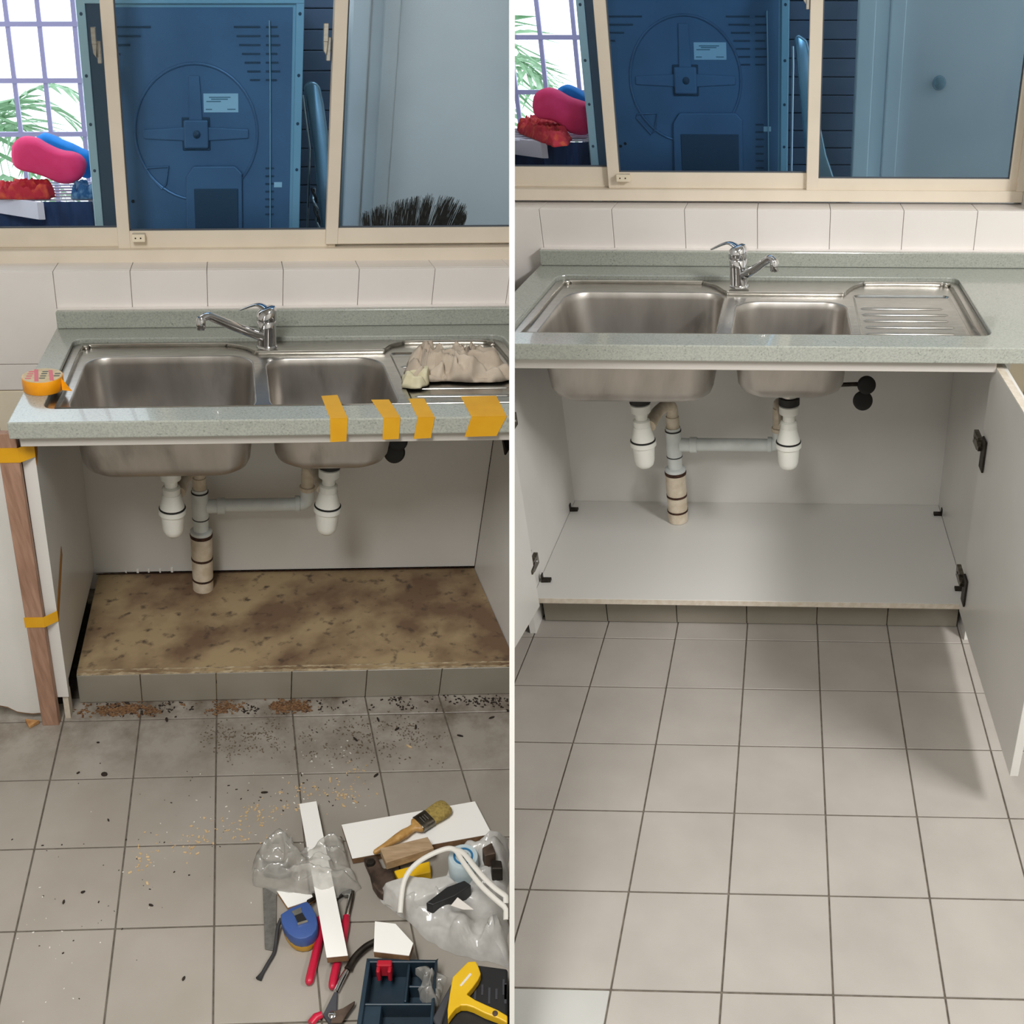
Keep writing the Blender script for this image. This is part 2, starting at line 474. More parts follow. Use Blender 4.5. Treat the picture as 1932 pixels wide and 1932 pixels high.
def window(bay, n, q):
    """three sliding sashes on a cream aluminium track; q holds the measured edges"""
    wd = thing('window_%d' % n, None, None, (0.5, q['b'] + 0.02, q['c0']), bay, kind='structure')
    b = q['b']
    MB().box(q['a0'], q['a1'], b - 0.012, b + 0.075, q['c0'], q['c1']).box(q['a0'], q['a1'], b + 0.028, b + 0.034, q['c1'], q['c1'] + 0.008).build('track', 'alu_cream', wd, bay, bevel=0.0015, clip=True)
    MB().box(q['a0'], q['a1'], b - 0.012, b + 0.075, 1.95, 1.985).build('head_rail', 'alu_cream', wd, bay, clip=True)
    for a in (q['a0'], q['a1'] - 0.022):
        MB().box(a, a + 0.022, b - 0.014, b + 0.075, q['c1'], 1.95).build('jamb', 'alu_cream', wd, bay, clip=True)
    for (a0, a1, rail0, rail1, db, sl, sr, gl) in q['sash']:
        y0, y1 = b + db, b + db + 0.022
        f = MB()
        f.box(a0, a1, y0, y1, rail0, rail1).box(a0, a1, y0, y1, 1.90, 1.95)
        f.box(a0, a0 + sl, y0 - 0.002, y1, rail0 - 0.0, 1.95).box(a1 - sr, a1, y0 - 0.002, y1, rail0, 1.95)
        fo = f.build('sash', 'alu_cream', wd, bay, bevel=0.0015, clip=True)
        if fo is None: continue
        MB().box(a0 + sl - 0.001, a1 - sr + 0.001, y0 + 0.006, y0 + 0.009, rail1 - 0.001, rail1 + 0.004).box(a0 + sl - 0.001, a0 + sl + 0.0035, y0 + 0.006, y0 + 0.009, rail1, 1.9).box(a1 - sr - 0.0035, a1 - sr + 0.001, y0 + 0.006, y0 + 0.009, rail1, 1.9).build('gasket', 'gasket', fo, bay, clip=True)
        MB().box(a0 + sl * 0.5, a1 - sr * 0.5, y0 + 0.010, y0 + 0.014, rail1 - 0.01, 1.91).build('pane', gl, fo, bay, clip=True)
    for (a, c0, c1) in q['latch']:
        l = MB().box(a + 0.004, a + 0.014, b + 0.004, b + 0.024, c0, c1 - 0.03)
        l.box(a - 0.006, a + 0.006, b - 0.006, b + 0.012, c0 + 0.042, c1)
        l.prism([(a - 0.004, c0 + 0.022), (a + 0.003, c0 + 0.012), (a + 0.006, c0 + 0.042), (a - 0.006, c0 + 0.045)], b - 0.004, b + 0.018, 'b')
        l.build('latch', 'steel', wd, bay, bevel=0.0012, label='metal crescent latch')
    a, c, r = q['stop']
    s = MB().box(a - r, a + r, b - 0.012, b + 0.012, c - 0.009, c + 0.011).build('stop_block', 'cream_wall', wd, bay, bevel=0.001, label='small cream stop block with two screws')
    for da in (-0.45, 0.35):
        MB().lathe((a + da * r, b - 0.0125, c + 0.001), [(0.0022, 0), (0.0022, 0.002)], 8, (0, 1, 0)).build('screw', 'rust', s, bay)
    return wd


back_wall('A', 0.53, 1.014, 0.168, 0.202, 0.10, (-2.2, -1.2), (0.759, 0.683), -2.2, 1.7, 0)
back_wall('B', 0.615, 1.025, 0.171, 0.2118, 0.115, (1.375, 3.1), (0.759, 0.683), -0.5, 3.1, 0)
window('A', 1, dict(b=0.63, a0=-1.2, a1=1.75, c0=1.013, c1=1.047, sash=[(-1.1, 0.162, 1.046, 1.097, 0.03, 0.03, 0.02, 'glass_clear'), (0.129, 0.72, 1.046, 1.092, 0.012, 0.033, 0.02, 'glass_teal'), (0.692, 1.72, 1.056, 1.0985, 0.0, 0.033, 0.03, 'glass_pale')],
                    latch=[(0.110, 1.495, 1.574), (0.673, 1.500, 1.582)], stop=(0.187, 1.077, 0.0175)))
window('B', 2, dict(b=0.715, a0=-0.5, a1=1.375, c0=1.032, c1=1.064, sash=[(-0.5, 0.175, 1.064, 1.121, 0.03, 0.03, 0.02, 'glass_clear'), (0.147, 0.765, 1.064, 1.109, 0.012, 0.034, 0.02, 'glass_blue'), (0.737, 1.362, 1.054, 1.096, 0.0, 0.035, 0.03, 'glass_slate')],
                    latch=[(0.722, 1.528, 1.61)], stop=(0.196, 1.095, 0.02)))


# ------------------------------------------------------------------ plinths
def plinth(bay, front, back, top, a0, a1, joints, pitch, mtop, jag):
    p = MB()
    n = 60
    if jag:       # broken screed edge: uneven front lip
        poly = [(a0, back), (a1, back)] + [(a1 - (a1 - a0) * i / n, front + 0.008 + 0.006 * nz(i * 0.7, 3) - 0.006 * abs(nz(i * 0.23, 9))) for i in range(n + 1)]
    else:
        poly = [(a0, back), (a1, back), (a1, front + 0.012), (a0, front + 0.012)]
    p.prism(poly[::-1], 0.0, top)
    o = p.build('trim_plinth', mtop, None, bay, kind='structure', clip=True)
    k = joints
    while k > a0: k -= pitch
    while k < a1:
        lo, hi = max(a0, k + 0.0012), min(a1, k + pitch - 0.0012)
        if hi - lo > 0.01:
            MB().box(lo, hi, front, front + 0.011, 0.002, top - (0.006 if jag else 0.004)).build('tile', 'plinth_tile', o, bay, bevel=0.001, clip=True)
        k += pitch
    if jag:
        e = MB().grid(lambda u, v: (a0 + u * (a1 - a0), front + 0.001 + v * 0.016, top - 0.006 + v * 0.0075 + 0.003 * nz(u * 90, v * 4) + 0.002 * nz(u * 31, 7)), 160, 4)
        e.build('broken_edge', 'screed_edge', o, bay, clip=True)
    return o


plinth('A', 0.0, 0.467, 0.1, 0.012, 1.176, 0.178, 0.2, 'stained_screed', True)
plinth('B', 0.0, 0.505, 0.098, 0.0, 1.178, 0.18, 0.2, 'screed_edge', False)

# ------------------------------------------------------------------ worktop
def worktop(bay, q, label):
    t = thing('worktop', label, 'worktop', (0.5, 0.2, 0.83), bay)
    out = [(q['a0'], q['b0']), (q['a1'], q['b0']), (q['a1'], q['b1']), (q['a0'], q['b1'])]
    hole = rrect(*q['hole'], 0.028)
    m = MB().sheet(out, [hole], 0.87).sheet(out, [hole], 0.832)
    for lp in (out, hole):
        n = len(lp)
        m.add([(p[0], p[1], 0.87) for p in lp] + [(p[0], p[1], 0.832) for p in lp], [(i, (i + 1) % n, n + (i + 1) % n, n + i) for i in range(n)])
    m.build('slab', 'worktop', t, bay, bevel=0.003, seg=2, clip=True)
    MB().box(q['a0'] + 0.004, q['a1'], q['b1'] - 0.018, q['b1'], 0.8705, q['up']).build('upstand', 'worktop', t, bay, bevel=0.003, seg=2, clip=True)
    MB().box(q['a0'] + 0.004, q['a1'], q['b1'] + 0.0003, q['b1'] + 0.017, 0.871, q['up'] + 0.001).build('sealant', 'wall_tile', t, bay, clip=True, label='white sealant line')
    return t


worktop('A', dict(a0=-0.036, a1=1.6, b0=-0.115, b1=0.512, up=0.917, hole=(0.024, 1.14, -0.042, 0.415)), 'grey-green speckled worktop with yellow tape strips stuck on its front edge')
worktop('B', dict(a0=-0.05, a1=1.75, b0=-0.115, b1=0.597, up=0.914, hole=(0.028, 1.165, -0.03, 0.478)), 'grey-green speckled worktop over the clean white cabinet')


# ------------------------------------------------------------------ sink
def sink(bay, q, label):
    a0, a1, b0, b1 = q['rim']
    lv = 0.858
    t = thing('sink', label, 'sink', ((a0 + a1) / 2, 0.2, 0.68), bay)
    z0 = [(a0 + 0.022, b0 + 0.016), (a0 + 0.018, b0 + 0.03)]
    # raised border runs round the bowls, dips forward of the tap, then round the drainer
    ra = q['tap_a']; rb = q['rear']; td = q['dip']
    prof = [(a1 - 0.02, b0 + 0.02), (a1 - 0.018, rb - 0.055), (a1 - 0.031, rb - 0.014), (a1 - 0.07, rb),
            (q['s1'] + 0.06, rb), (q['s1'] + 0.03, rb - 0.008), (q['s1'], (rb + td) / 2 + 0.006), (q['s1'] - 0.025, td + 0.004), (q['s1'] - 0.05, td),
            (q['s0'] + 0.05, td), (q['s0'] + 0.02, td + 0.005), (q['s0'] - 0.01, (rb + td) / 2 + 0.006), (q['s0'] - 0.05, rb - 0.006), (q['s0'] - 0.09, rb),
            (a0 + 0.072, rb), (a0 + 0.033, rb - 0.014), (a0 + 0.019, rb - 0.055), (a0 + 0.02, b0 + 0.02)]
    loop = [tuple(p)[:2] for p in spline([(x, y, 0) for x, y in prof], 4)]
    cx, cy = (a0 + a1) / 2, 0.2
    ins = []
    for i, p in enumerate(loop):       # inset by its own normal
        p0, p1 = Vector(loop[i - 1]), Vector(loop[(i + 1) % len(loop)])
        d = (p1 - p0)
        nrm = Vector((-d.y, d.x)).normalized()
        ins.append((p[0] + nrm.x * 0.007, p[1] + nrm.y * 0.007))
    MB().sheet(rrect(a0, a1, b0, b1, 0.03), [loop], lv).build('rim', 'steel', t, bay, clip=True, solid=0.0012)
    n = len(loop)
    s = MB()
    mid = [((p[0] + r[0]) / 2, (p[1] + r[1]) / 2, lv + 0.0035) for p, r in zip(loop, ins)]
    s.loft([[(p[0], p[1], lv) for p in loop], mid, [(p[0], p[1], lv - 0.006) for p in ins]], False, False)
    s.build('raised_border', 'steel', t, bay, clip=True, smooth=True, angle=80, solid=0.001)
    holes = [rrect(*w[:4], w[4], 8) for w in q['bowls']]
    tray = rrect(*q['tray'], 0.02)
    zz = lv - 0.006
    MB().sheet(ins, holes + [tray], zz).build('deck', 'steel', t, bay, clip=True, solid=0.001)
    for w in q['bowls']:
        x0, x1, y0, y1, r, dep = w[:6]
        rings = []
        for k, (ins_, dz) in enumerate(((0, 0), (0.0015, -0.0006), (0.003, -0.003), (0.005, -0.02), (0.012, -dep * 0.6), (0.015, -dep * 0.8), (0.022, -dep * 0.90), (0.035, -dep * 0.97), (0.055, -dep))):
            rings.append([(p[0], p[1], zz + dz) for p in rrect(x0 + ins_, x1 - ins_, y0 + ins_, y1 - ins_, r, 8)])
        bo = MB().loft(rings, False, True).build('bowl', 'steel_bowl', t, bay, clip=True, smooth=True, angle=70, solid=0.0012)
        mx, my = w[6], q['drain_b']
        MB().lathe((mx, my, zz - dep + 0.001), [(0.044, 0), (0.044, 0.002), (0.036, 0.003), (0.030, 0.0), (0.0, -0.001)], 28).build('drain', 'chrome', bo, bay, clip=True, smooth=True)
    x0, x1, y0, y1 = q['tray']
    tr = MB().loft([[(p[0], p[1], zz) for p in tray], [(p[0], p[1], zz - 0.004) for p in rrect(x0 + 0.006, x1 - 0.006, y0 + 0.006, y1 - 0.006, 0.016)]], False, True).build('drainer', 'steel', t, bay, clip=True, solid=0.001)
    for k in range(q['ridges']):
        y = q['ridge0'] - k * q['ridge_step']
        xa, xb = x0 + 0.012 + 0.0 * k, x1 - 0.03 + 0.006 * (k % 2)
        MB().tube([(xa, y, zz - 0.006), (xa + 0.01, y, zz - 0.0055), (xb - 0.01, y, zz - 0.0055), (xb, y, zz - 0.006)], [0.002, 0.005, 0.005, 0.002], 10).build('drainer_ridge', 'steel', tr, bay, clip=True, smooth=True)
    return t


sink('A', dict(rim=(0.0255, 1.1385, -0.0405, 0.4135), rear=0.40, tap_a=0.516, dip=0.335, s0=0.475, s1=0.84, drain_b=0.2, tray=(0.832, 1.10, -0.02, 0.335), ridges=6, ridge0=0.24, ridge_step=0.047,
               bowls=[(0.068, 0.486, -0.03, 0.325, 0.06, 0.179, 0.271), (0.514, 0.806, -0.03, 0.302, 0.06, 0.164, 0.677)]), 'steel double-bowl sink with rags lying on its drainer')
sink('B', dict(rim=(0.0295, 1.1635, -0.0285, 0.4765), rear=0.46, tap_a=0.546, dip=0.355, s0=0.50, s1=0.862, drain_b=0.2, tray=(0.862, 1.125, -0.02, 0.36), ridges=6, ridge0=0.245, ridge_step=0.051,
               bowls=[(0.078, 0.516, -0.022, 0.375, 0.06, 0.179, 0.286), (0.549, 0.842, -0.022, 0.292, 0.06, 0.164, 0.693)]), 'clean steel double-bowl sink with an empty ribbed drainer')


# ------------------------------------------------------------------ mixer tap
def tap(bay, base, top, tip, lever, label):
    t = thing('mixer_tap', label, 'tap', base, bay)
    x, y, z = base
    h = top[2] - z
    lean = top[0] - x
    MB().lathe((x, y, z - 0.001), [(0.028, 0), (0.028, 0.004), (0.024, 0.009)], 28).build('base_ring', 'chrome', t, bay, smooth=True)
    rings = []
    for k, (f, r) in enumerate(((0.03, 0.0255), (0.2, 0.0245), (0.5, 0.024), (0.68, 0.0245), (0.70, 0.023), (0.72, 0.0255), (0.88, 0.0255), (1.0, 0.022), (1.05, 0.013))):
        rings.append([(x + lean * f + r * math.cos(a), y + r * math.sin(a), z + h * f + (0.35 * r * math.cos(a) * (-1 if lever[0] < x else 1) * -1 if f > 0.8 else 0)) for a in [2 * math.pi * i / 28 for i in range(28)]])
    MB().loft(rings).build('body', 'chrome', t, bay, smooth=True, angle=50)
    d = Vector(tip) - Vector((x, y, z + 0.018))
    p0 = Vector((x, y, z + 0.022))
    up = Vector((0, 0, 1))
    pts = spline([p0, p0 + d * 0.4 + up * 0.004, p0 + d * 0.78 + up * 0.012, p0 + d * 0.90 + up * 0.013, Vector(tip) + up * 0.004], 5)
    MB().tube(pts, [0.0125 - 0.004 * i / len(pts) for i in range(len(pts))], 14).build('spout', 'chrome', t, bay, smooth=True, angle=50)
    MB().lathe((tip[0], tip[1], tip[2] - 0.02), [(0.0095, 0), (0.011, 0.002), (0.011, 0.014), (0.0115, 0.024), (0.008, 0.03)], 18).build('nozzle', 'chrome', t, bay, smooth=True)
    lv = spline([(x + lean, y, z + h * 1.0), (x + lean + (lever[0] - x) * 0.35, y + (lever[1] - y) * 0.4, z + h * 1.06), lever], 5)
    MB().tube(lv, [0.015 - 0.009 * i / len(lv) for i in range(len(lv))], 12, 0.4).build('lever', 'chrome', t, bay, smooth=True, angle=60)
    return t


tap('A', (0.522, 0.352, 0.866), (0.520, 0.355, 0.963), (0.3614,0.2,0.9816), (0.4579,0.4,0.9475), 'chrome mixer tap with its spout turned to the left')
tap('B', (0.552, 0.39, 0.866), (0.548, 0.39, 0.972), (0.6505,0.25,0.9637), (0.4746,0.44,0.9541), 'chrome mixer tap with its spout turned to the right')


# ------------------------------------------------------------------ traps and drain pipes
def trap(bay, a, b, c_top, label, side=1):
    t = thing('bottle_trap', label, 'trap', (a, b, 0.40), bay, 'bottle traps under the sink bowls')
    L = lambda nm, prof, m: MB().lathe((a, b, 0), prof, 28).build(nm, m, t, bay, smooth=True, angle=40)
    L('strainer_body', [(0.024, 0.60), (0.024, c_top)], 'steel')
    L('outlet_flange', [(0.024, 0.594), (0.029, 0.597), (0.029, 0.617), (0.024, 0.620)], 'rubber')
    L('top_nut', [(0.020, 0.566), (0.027, 0.570), (0.0275, 0.592), (0.022, 0.596)], 'pvc_white')
    L('neck', [(0.017, 0.535), (0.017, 0.57)], 'pvc_white')
    L('collar', [(0.021, 0.520), (0.0235, 0.523), (0.0235, 0.544), (0.019, 0.548)], 'pvc_white')
    L('body', [(0.033, 0.478), (0.0325, 0.49), (0.0245, 0.520), (0.0245, 0.527)], 'pvc_white')
    L('seal_ring', [(0.033, 0.4815), (0.0352, 0.483), (0.0352, 0.4855), (0.033, 0.487)], 'rubber')
    L('cup', [(0.0, 0.398), (0.017, 0.401), (0.025, 0.409), (0.0285, 0.422), (0.0315, 0.466), (0.0365, 0.469), (0.0365, 0.482), (0.033, 0.4825)], 'pvc_white')
    return t


def stack(bay, a, b, c0, label, a2, trap1, trap2):
    """waste stack with its branch to the second trap; pieces are parts of one drain"""
    t = thing('drain_pipe', label, 'drain pipe', (a, b, c0), bay)
    L = lambda nm, prof, m: MB().lathe((a, b, 0), prof, 26).build(nm, m, t, bay, smooth=True, angle=40)
    L('floor_socket', [(0.031, c0), (0.031, 0.15), (0.031, 0.196), (0.0305, 0.21)], 'pvc_old')
    L('sealing_ring', [(0.0325, c0 + 0.035), (0.0325, c0 + 0.041)], 'rust')
    L('sealing_ring', [(0.0322, 0.206), (0.0322, 0.213)], 'rust')
    L('coupling', [(0.031, 0.21), (0.0315, 0.225), (0.0315, 0.275), (0.031, 0.285)], 'pvc_old')
    L('sealing_ring', [(0.0328, 0.283), (0.0335, 0.288), (0.0335, 0.291), (0.0325, 0.294)], 'rust')
    L('socket_lip', [(0.032, 0.294), (0.032, 0.302), (0.026, 0.306)], 'pvc_grey')
    L('pipe', [(0.0225, 0.29), (0.0225, 0.44)], 'pvc_grey')
    L('tee', [(0.0235, 0.345), (0.024, 0.348), (0.024, 0.425), (0.0235, 0.43)], 'pvc_grey')
    L('sealing_ring', [(0.0245, 0.343), (0.0245, 0.346)], 'rubber')
    L('sealing_ring', [(0.0248, 0.428), (0.0248, 0.432)], 'rubber')
    L('riser', [(0.0195, 0.43), (0.0195, 0.475)], 'pvc_old')
    tx, ty = trap1
    MB().tube(spline([(a, b, 0.468), (a, b, 0.50), (a - 0.008, b - 0.03, 0.525), ((a + tx) / 2, (b + ty) / 2, 0.527), (tx + 0.018, ty + 0.02, 0.518)], 5), 0.0175, 14).build('elbow', 'pvc_old', t, bay, smooth=True)
    MB().lathe((a + 0.018, b, 0.382), [(0.0205, 0), (0.0205, 0.03), (0.024, 0.031), (0.024, 0.052)], 20, (1, 0, 0)).build('branch_socket', 'pvc_grey', t, bay, smooth=True)
    x1 = a2 - 0.03
    MB().lathe((a + 0.06, b, 0.384), [(0.0195, 0), (0.0195, x1 - a - 0.06)], 20, (1, 0, 0)).build('branch_pipe', 'pvc_grey', t, bay, smooth=True)
    MB().lathe((x1 - 0.004, b, 0.386), [(0.0235, 0), (0.0235, 0.012), (0.021, 0.014)], 20, (1, 0, 0)).build('branch_collar', 'pvc_grey', t, bay, smooth=True)
    MB().tube(spline([(x1, b, 0.386), (a2 - 0.012, b, 0.388), (a2, b, 0.40), (a2, b, 0.43)], 5), 0.0205, 14).build('elbow', 'pvc_grey', t, bay, smooth=True)
    MB().lathe((a2, b, 0.43), [(0.021, 0), (0.022, 0.002), (0.022, 0.012), (0.018, 0.014), (0.018, 0.075)], 20).build('riser', 'pvc_old', t, bay, smooth=True)
    qx, qy = trap2
    MB().tube(spline([(a2, b, 0.495), (a2, b, 0.52), ((a2 + qx) / 2, (b + qy) / 2, 0.528), (qx - 0.012, qy + 0.02, 0.52)], 5), 0.0165, 14).build('elbow', 'pvc_old', t, bay, smooth=True)
    return t


ZB = 0.858 - 0.006
trap('A', 0.271, 0.2, ZB - 0.179, 'white plastic bottle trap under the big bowl of the sink being repaired')
trap('A', 0.677, 0.2, ZB - 0.164, 'white plastic bottle trap under the small bowl of the sink being repaired')
trap('B', 0.286, 0.2, ZB - 0.179, 'white plastic bottle trap under the big bowl in the finished cabinet')
trap('B', 0.693, 0.2, ZB - 0.164, 'white plastic bottle trap under the small bowl in the finished cabinet')
for by, a, c0, a2, t1, t2 in (('A', 0.336, 0.1, 0.640, (0.271, 0.2), (0.677, 0.2)), ('B', 0.346, 0.117, 0.664, (0.286, 0.2), (0.693, 0.2))):
    stack(by, a, 0.385, c0, 'old plastic drain pipe rising from the stained slab' if by == 'A' else 'old plastic drain pipe rising from the clean white cabinet floor', a2, t1, t2)


def overflow(bay, d1, d2, rod, label):
    """two round black stoppers on an arm beside the small bowl"""
    t = thing('stopper_pair', label, 'stopper', d2, bay)
    for nm, d, r in (('disc', d1, 0.026), ('disc', d2, 0.028)):
        MB().lathe((d[0], d[1], d[2]), [(r * 0.9, -0.006), (r, -0.003), (r, 0.004), (r * 0.8, 0.008)], 28, (0.05, -1, 0.25)).build(nm, 'rubber', t, bay, smooth=True)
    MB().tube([rod, ((rod[0] + d1[0]) / 2, rod[1], rod[2] + 0.002), (d1[0], d1[1] + 0.008, d1[2])], [0.006, 0.006, 0.007], 10).build('arm', 'dark_metal', t, bay, smooth=True)
    MB().tube([(d1[0], d1[1] + 0.006, d1[2]), (d2[0], d2[1] + 0.006, d2[2])], 0.006, 8).build('link', 'dark_metal', t, bay, smooth=True)
    return t


overflow('A', (0.868, 0.3, 0.618), (0.862, 0.3, 0.585), (0.80, 0.3, 0.617), 'two round black stoppers half hidden behind the taped worktop edge')
overflow('B', (0.910, 0.3, 0.614), (0.902, 0.3, 0.567), (0.83, 0.3, 0.614), 'two round black stoppers hanging beside the small bowl, finished cabinet')
for by, x0, x1, c, lab in (('A', 0.455, 0.56, 0.694, 'thin dark pipe between the bowls, half-repaired cabinet'), ('B', 0.49, 0.60, 0.690, 'thin dark pipe with a valve between the bowls, finished cabinet')):
    t = thing('supply_pipe', lab, 'pipe', (x0, 0.34, c), by)
    MB().tube([(x0 + 0.02, 0.34, c + 0.08), (x0 + 0.018, 0.34, c + 0.01), (x0 + 0.03, 0.34, c), (x1, 0.34, c)], 0.0075, 10).build('pipe', 'nickel', t, by, smooth=True)
    MB().lathe((x0 + 0.02, 0.34, c + 0.012), [(0.012, 0), (0.014, 0.003), (0.014, 0.018), (0.010, 0.022)], 6).build('hex_nut', 'dark_metal', t, by)
    MB().lathe((x0 + 0.03, 0.34, c), [(0.011, -0.01), (0.013, 0.0), (0.011, 0.014)], 10, (1, 0, 0)).build('valve', 'dark_metal', t, by, smooth=True)

# ------------------------------------------------------------------ cabinets
def hinge(par, bay, a, b, c, sd, m='nickel'):
    """concealed hinge: plate on the side panel, arm and a cup plate on the door"""
    MB().box(min(a, a + sd * 0.012), max(a, a + sd * 0.012), b + 0.004, b + 0.052, c - 0.016, c + 0.018).prism([(b - 0.02, c - 0.008), (b + 0.01, c - 0.011), (b + 0.012, c + 0.012), (b - 0.02, c + 0.004)], min(a, a + sd * 0.014), max(a, a + sd * 0.014), 'a').build('hinge_arm', 'nickel', par, bay, bevel=0.001)
    MB().box(min(a, a + sd * 0.005), max(a, a + sd * 0.005), b - 0.05, b - 0.012, c - 0.052, c + 0.030).build('hinge_cup', 'dark_metal', par, bay, bevel=0.001)
    MB().lathe((a + sd * 0.0125, b + 0.03, c + 0.004), [(0.004, 0), (0.004, 0.003)], 8, (sd, 0, 0)).build('hinge_screw', 'chrome', par, bay)


cab = thing('sink_cabinet', 'white sink cabinet with its floor board removed and a stained slab showing', 'cabinet', (0.59, 0.2, 0), 'A')
MB().prism([(-0.062, 0.078), (-0.048, 0.08), (-0.04, 0.12), (0.467, 0.116), (0.467, 0.831), (-0.062, 0.831)], -0.0295, 0.0, 'a').build('side_panel', 'laminate', cab, 'A', bevel=0.0006)
MB().box(-0.018, -0.004, -0.055, -0.02, 0.0, 0.078).build('panel_foot', 'board_edge_pale', cab, 'A')
MB().box(1.178, 1.196, -0.062, 0.467, 0.0, 0.831).build('side_panel', 'laminate', cab, 'A', bevel=0.0006, clip=True)
MB().box(-0.018, 1.196, 0.467, 0.475, 0.108, 0.831).build('back_panel', 'laminate', cab, 'A', clip=True)
MB().box(-0.018, 1.3, -0.100, -0.082, 0.808, 0.832).build('front_rail', 'laminate_front', cab, 'A', bevel=0.001, clip=True)
MB().box(-0.06, -0.03, 0.0, 0.46, 0.0, 0.80).build('shade_backing', 'gap_shade', cab, 'A', label='black box standing for the shade in the gap beside the slab')  # black box put in as the shade under and behind the left panel
MB().grid(lambda u, v: (0.006 + u * 1.168, 0.4655 - 0.004 * v, 0.101 + 0.010 * v * (0.5 + 0.5 * abs(nz(u * 60, 2)))), 120, 2).build('rotten_edge', 'rust', cab, 'A', solid=0.001, label='rotten brown lower edge')
MB().box(1.1765, 1.1785, 0.4645, 0.4665, 0.105, 0.80).build('corner_seam', 'rust', cab, 'A', clip=True)
for a in (0.095, 0.13, 0.165, 0.20, 0.235):
    MB().box(a, a + 0.004 + 0.003 * random.random(), 0.4635, 0.4665, 0.105, 0.112 + 0.012 * random.random()).build('pin', 'board_white', cab, 'A')

cb = thing('sink_cabinet', 'white sink cabinet with a new clean floor board and both doors open', 'cabinet', (0.59, 0.2, 0), 'B')
MB().box(-0.030, -0.012, -0.058, 0.505, 0.0, 0.831).build('side_panel', 'laminate', cb, 'B', bevel=0.0006, clip=True)
MB().box(1.190, 1.208, -0.058, 0.505, 0.0, 0.831).build('side_panel', 'laminate', cb, 'B', bevel=0.0006)
MB().box(-0.030, 1.208, 0.505, 0.513, 0.0, 0.831).build('back_panel', 'laminate', cb, 'B', clip=True)
MB().box(-0.045, 1.166, -0.100, -0.082, 0.806, 0.832).build('front_rail', 'laminate_front', cb, 'B', bevel=0.001, clip=True)
sh = MB().box(-0.011, 1.189, -0.048, 0.504, 0.099, 0.1155).build('floor_board', 'shelf_white', cb, 'B', bevel=0.0008)
MB().box(-0.011, 1.189, -0.0495, -0.048, 0.0995, 0.115).build('board_edging', 'board_edge_pale', sh, 'B')
dr = MB().hexa([(1.1655, -0.058, 0.815), (1.1925, -0.058, 0.815), (1.1935, -0.655, 0.815), (1.1755, -0.655, 0.815)], [(1.1655, -0.058, 0.1), (1.1925, -0.058, 0.1), (1.1935, -0.655, 0.1), (1.1755, -0.655, 0.1)]).build('door', 'laminate', cb, 'B', bevel=0.0008)
MB().hexa([(1.166, -0.066, 0.8165), (1.183, -0.066, 0.8165), (1.193, -0.654, 0.8165), (1.176, -0.654, 0.8165)], [(1.166, -0.066, 0.815), (1.183, -0.066, 0.815), (1.193, -0.654, 0.815), (1.176, -0.654, 0.815)]).build('door_edging', 'board_edge_pale', dr, 'B')
dl = MB().hexa([(0.012, -0.064, 0.815), (-0.006, -0.064, 0.815), (-0.066, -0.652, 0.815), (-0.048, -0.652, 0.815)][::-1], [(0.012, -0.064, 0.1), (-0.006, -0.064, 0.1), (-0.066, -0.652, 0.1), (-0.048, -0.652, 0.1)][::-1]).build('door', 'laminate', cb, 'B', bevel=0.0008, clip=True)
for c in (0.225, 0.640):
    hinge(cb, 'B', -0.012 + 0.012, -0.064, c, 1)
for c in (0.205, 0.605):
    hinge(cb, 'B', 1.1655, -0.064, c, -1)
for a, b, sd in ((-0.012, 0.44, 1), (1.19, 0.44, -1), (-0.004, 0.035, 1), (1.19, 0.02, -1)):
    MB().box(min(a, a + sd * 0.003), max(a, a + sd * 0.003), b - 0.008, b + 0.008, 0.116, 0.14).box(min(a, a + sd * 0.026), max(a, a + sd * 0.026), b - 0.008, b + 0.008, 0.116, 0.124).build('shelf_bracket', 'dark_metal', cb, 'B', bevel=0.0008)
MB().hexa([(0.0025, -0.08, 0.29), (0.0025, -0.03, 0.262), (0.0025, -0.05, 0.25)], [(0.0015, -0.08, 0.29), (0.0015, -0.03, 0.262), (0.0015, -0.05, 0.25)]).build('tape_scrap', 'silver_cover', cb, 'B', label='small teal tape scrap')

# ------------------------------------------------------------------ left side of the bay being repaired
MB().hexa([(-0.073, -0.082, 0.83), (-0.031, -0.082, 0.83), (-0.031, -0.063, 0.83), (-0.073, -0.063, 0.83)], [(-0.073, -0.082, 0.0), (-0.031, -0.082, 0.0), (-0.028, -0.063, 0.0), (-0.073, -0.063, 0.0)]).build(
    'timber_batten', 'batten_wood', None, 'A', bevel=0.001, label='brown timber batten taped upright to the left cabinet panel', cat='batten')
n = 26
jag = [(-0.62 + (0.62 - 0.078) * i / n, 0.0) for i in range(n + 1)]
jag = [(x, 0.022 + max(0, (-0.115 - x)) * 0.45 + 0.006 * nz(x * 60, 5) + 0.004 * nz(x * 190, 1)) for x, _ in jag]
d = thing('cabinet_door', 'loose white cabinet door with a rotten jagged bottom edge behind the timber batten', 'door', (-0.3, -0.05, 0.02), 'A')
MB().prism([(-0.62, 0.80), (-0.078, 0.80)] + jag[::-1], -0.058, -0.0435, 'b').build('door_panel', 'laminate', d, 'A')
MB().prism([(x, y - 0.004) for x, y in jag] + [(x, y + 0.003) for x, y in jag[::-1]], -0.0575, -0.044, 'b').build('rotten_edge', 'board_edge', d, 'A', label='torn brown edge')
MB().hexa([(-0.118, -0.072, 0.016), (-0.082, -0.075, 0.013), (-0.105, -0.092, 0.007)], [(-0.118, -0.072, 0.002), (-0.082, -0.075, 0.002), (-0.105, -0.092, 0.001)]).build('wood_splinter', 'raw_chip', None, 'A', label='pale wood splinter on the floor beside the timber batten foot', cat='wood splinter')


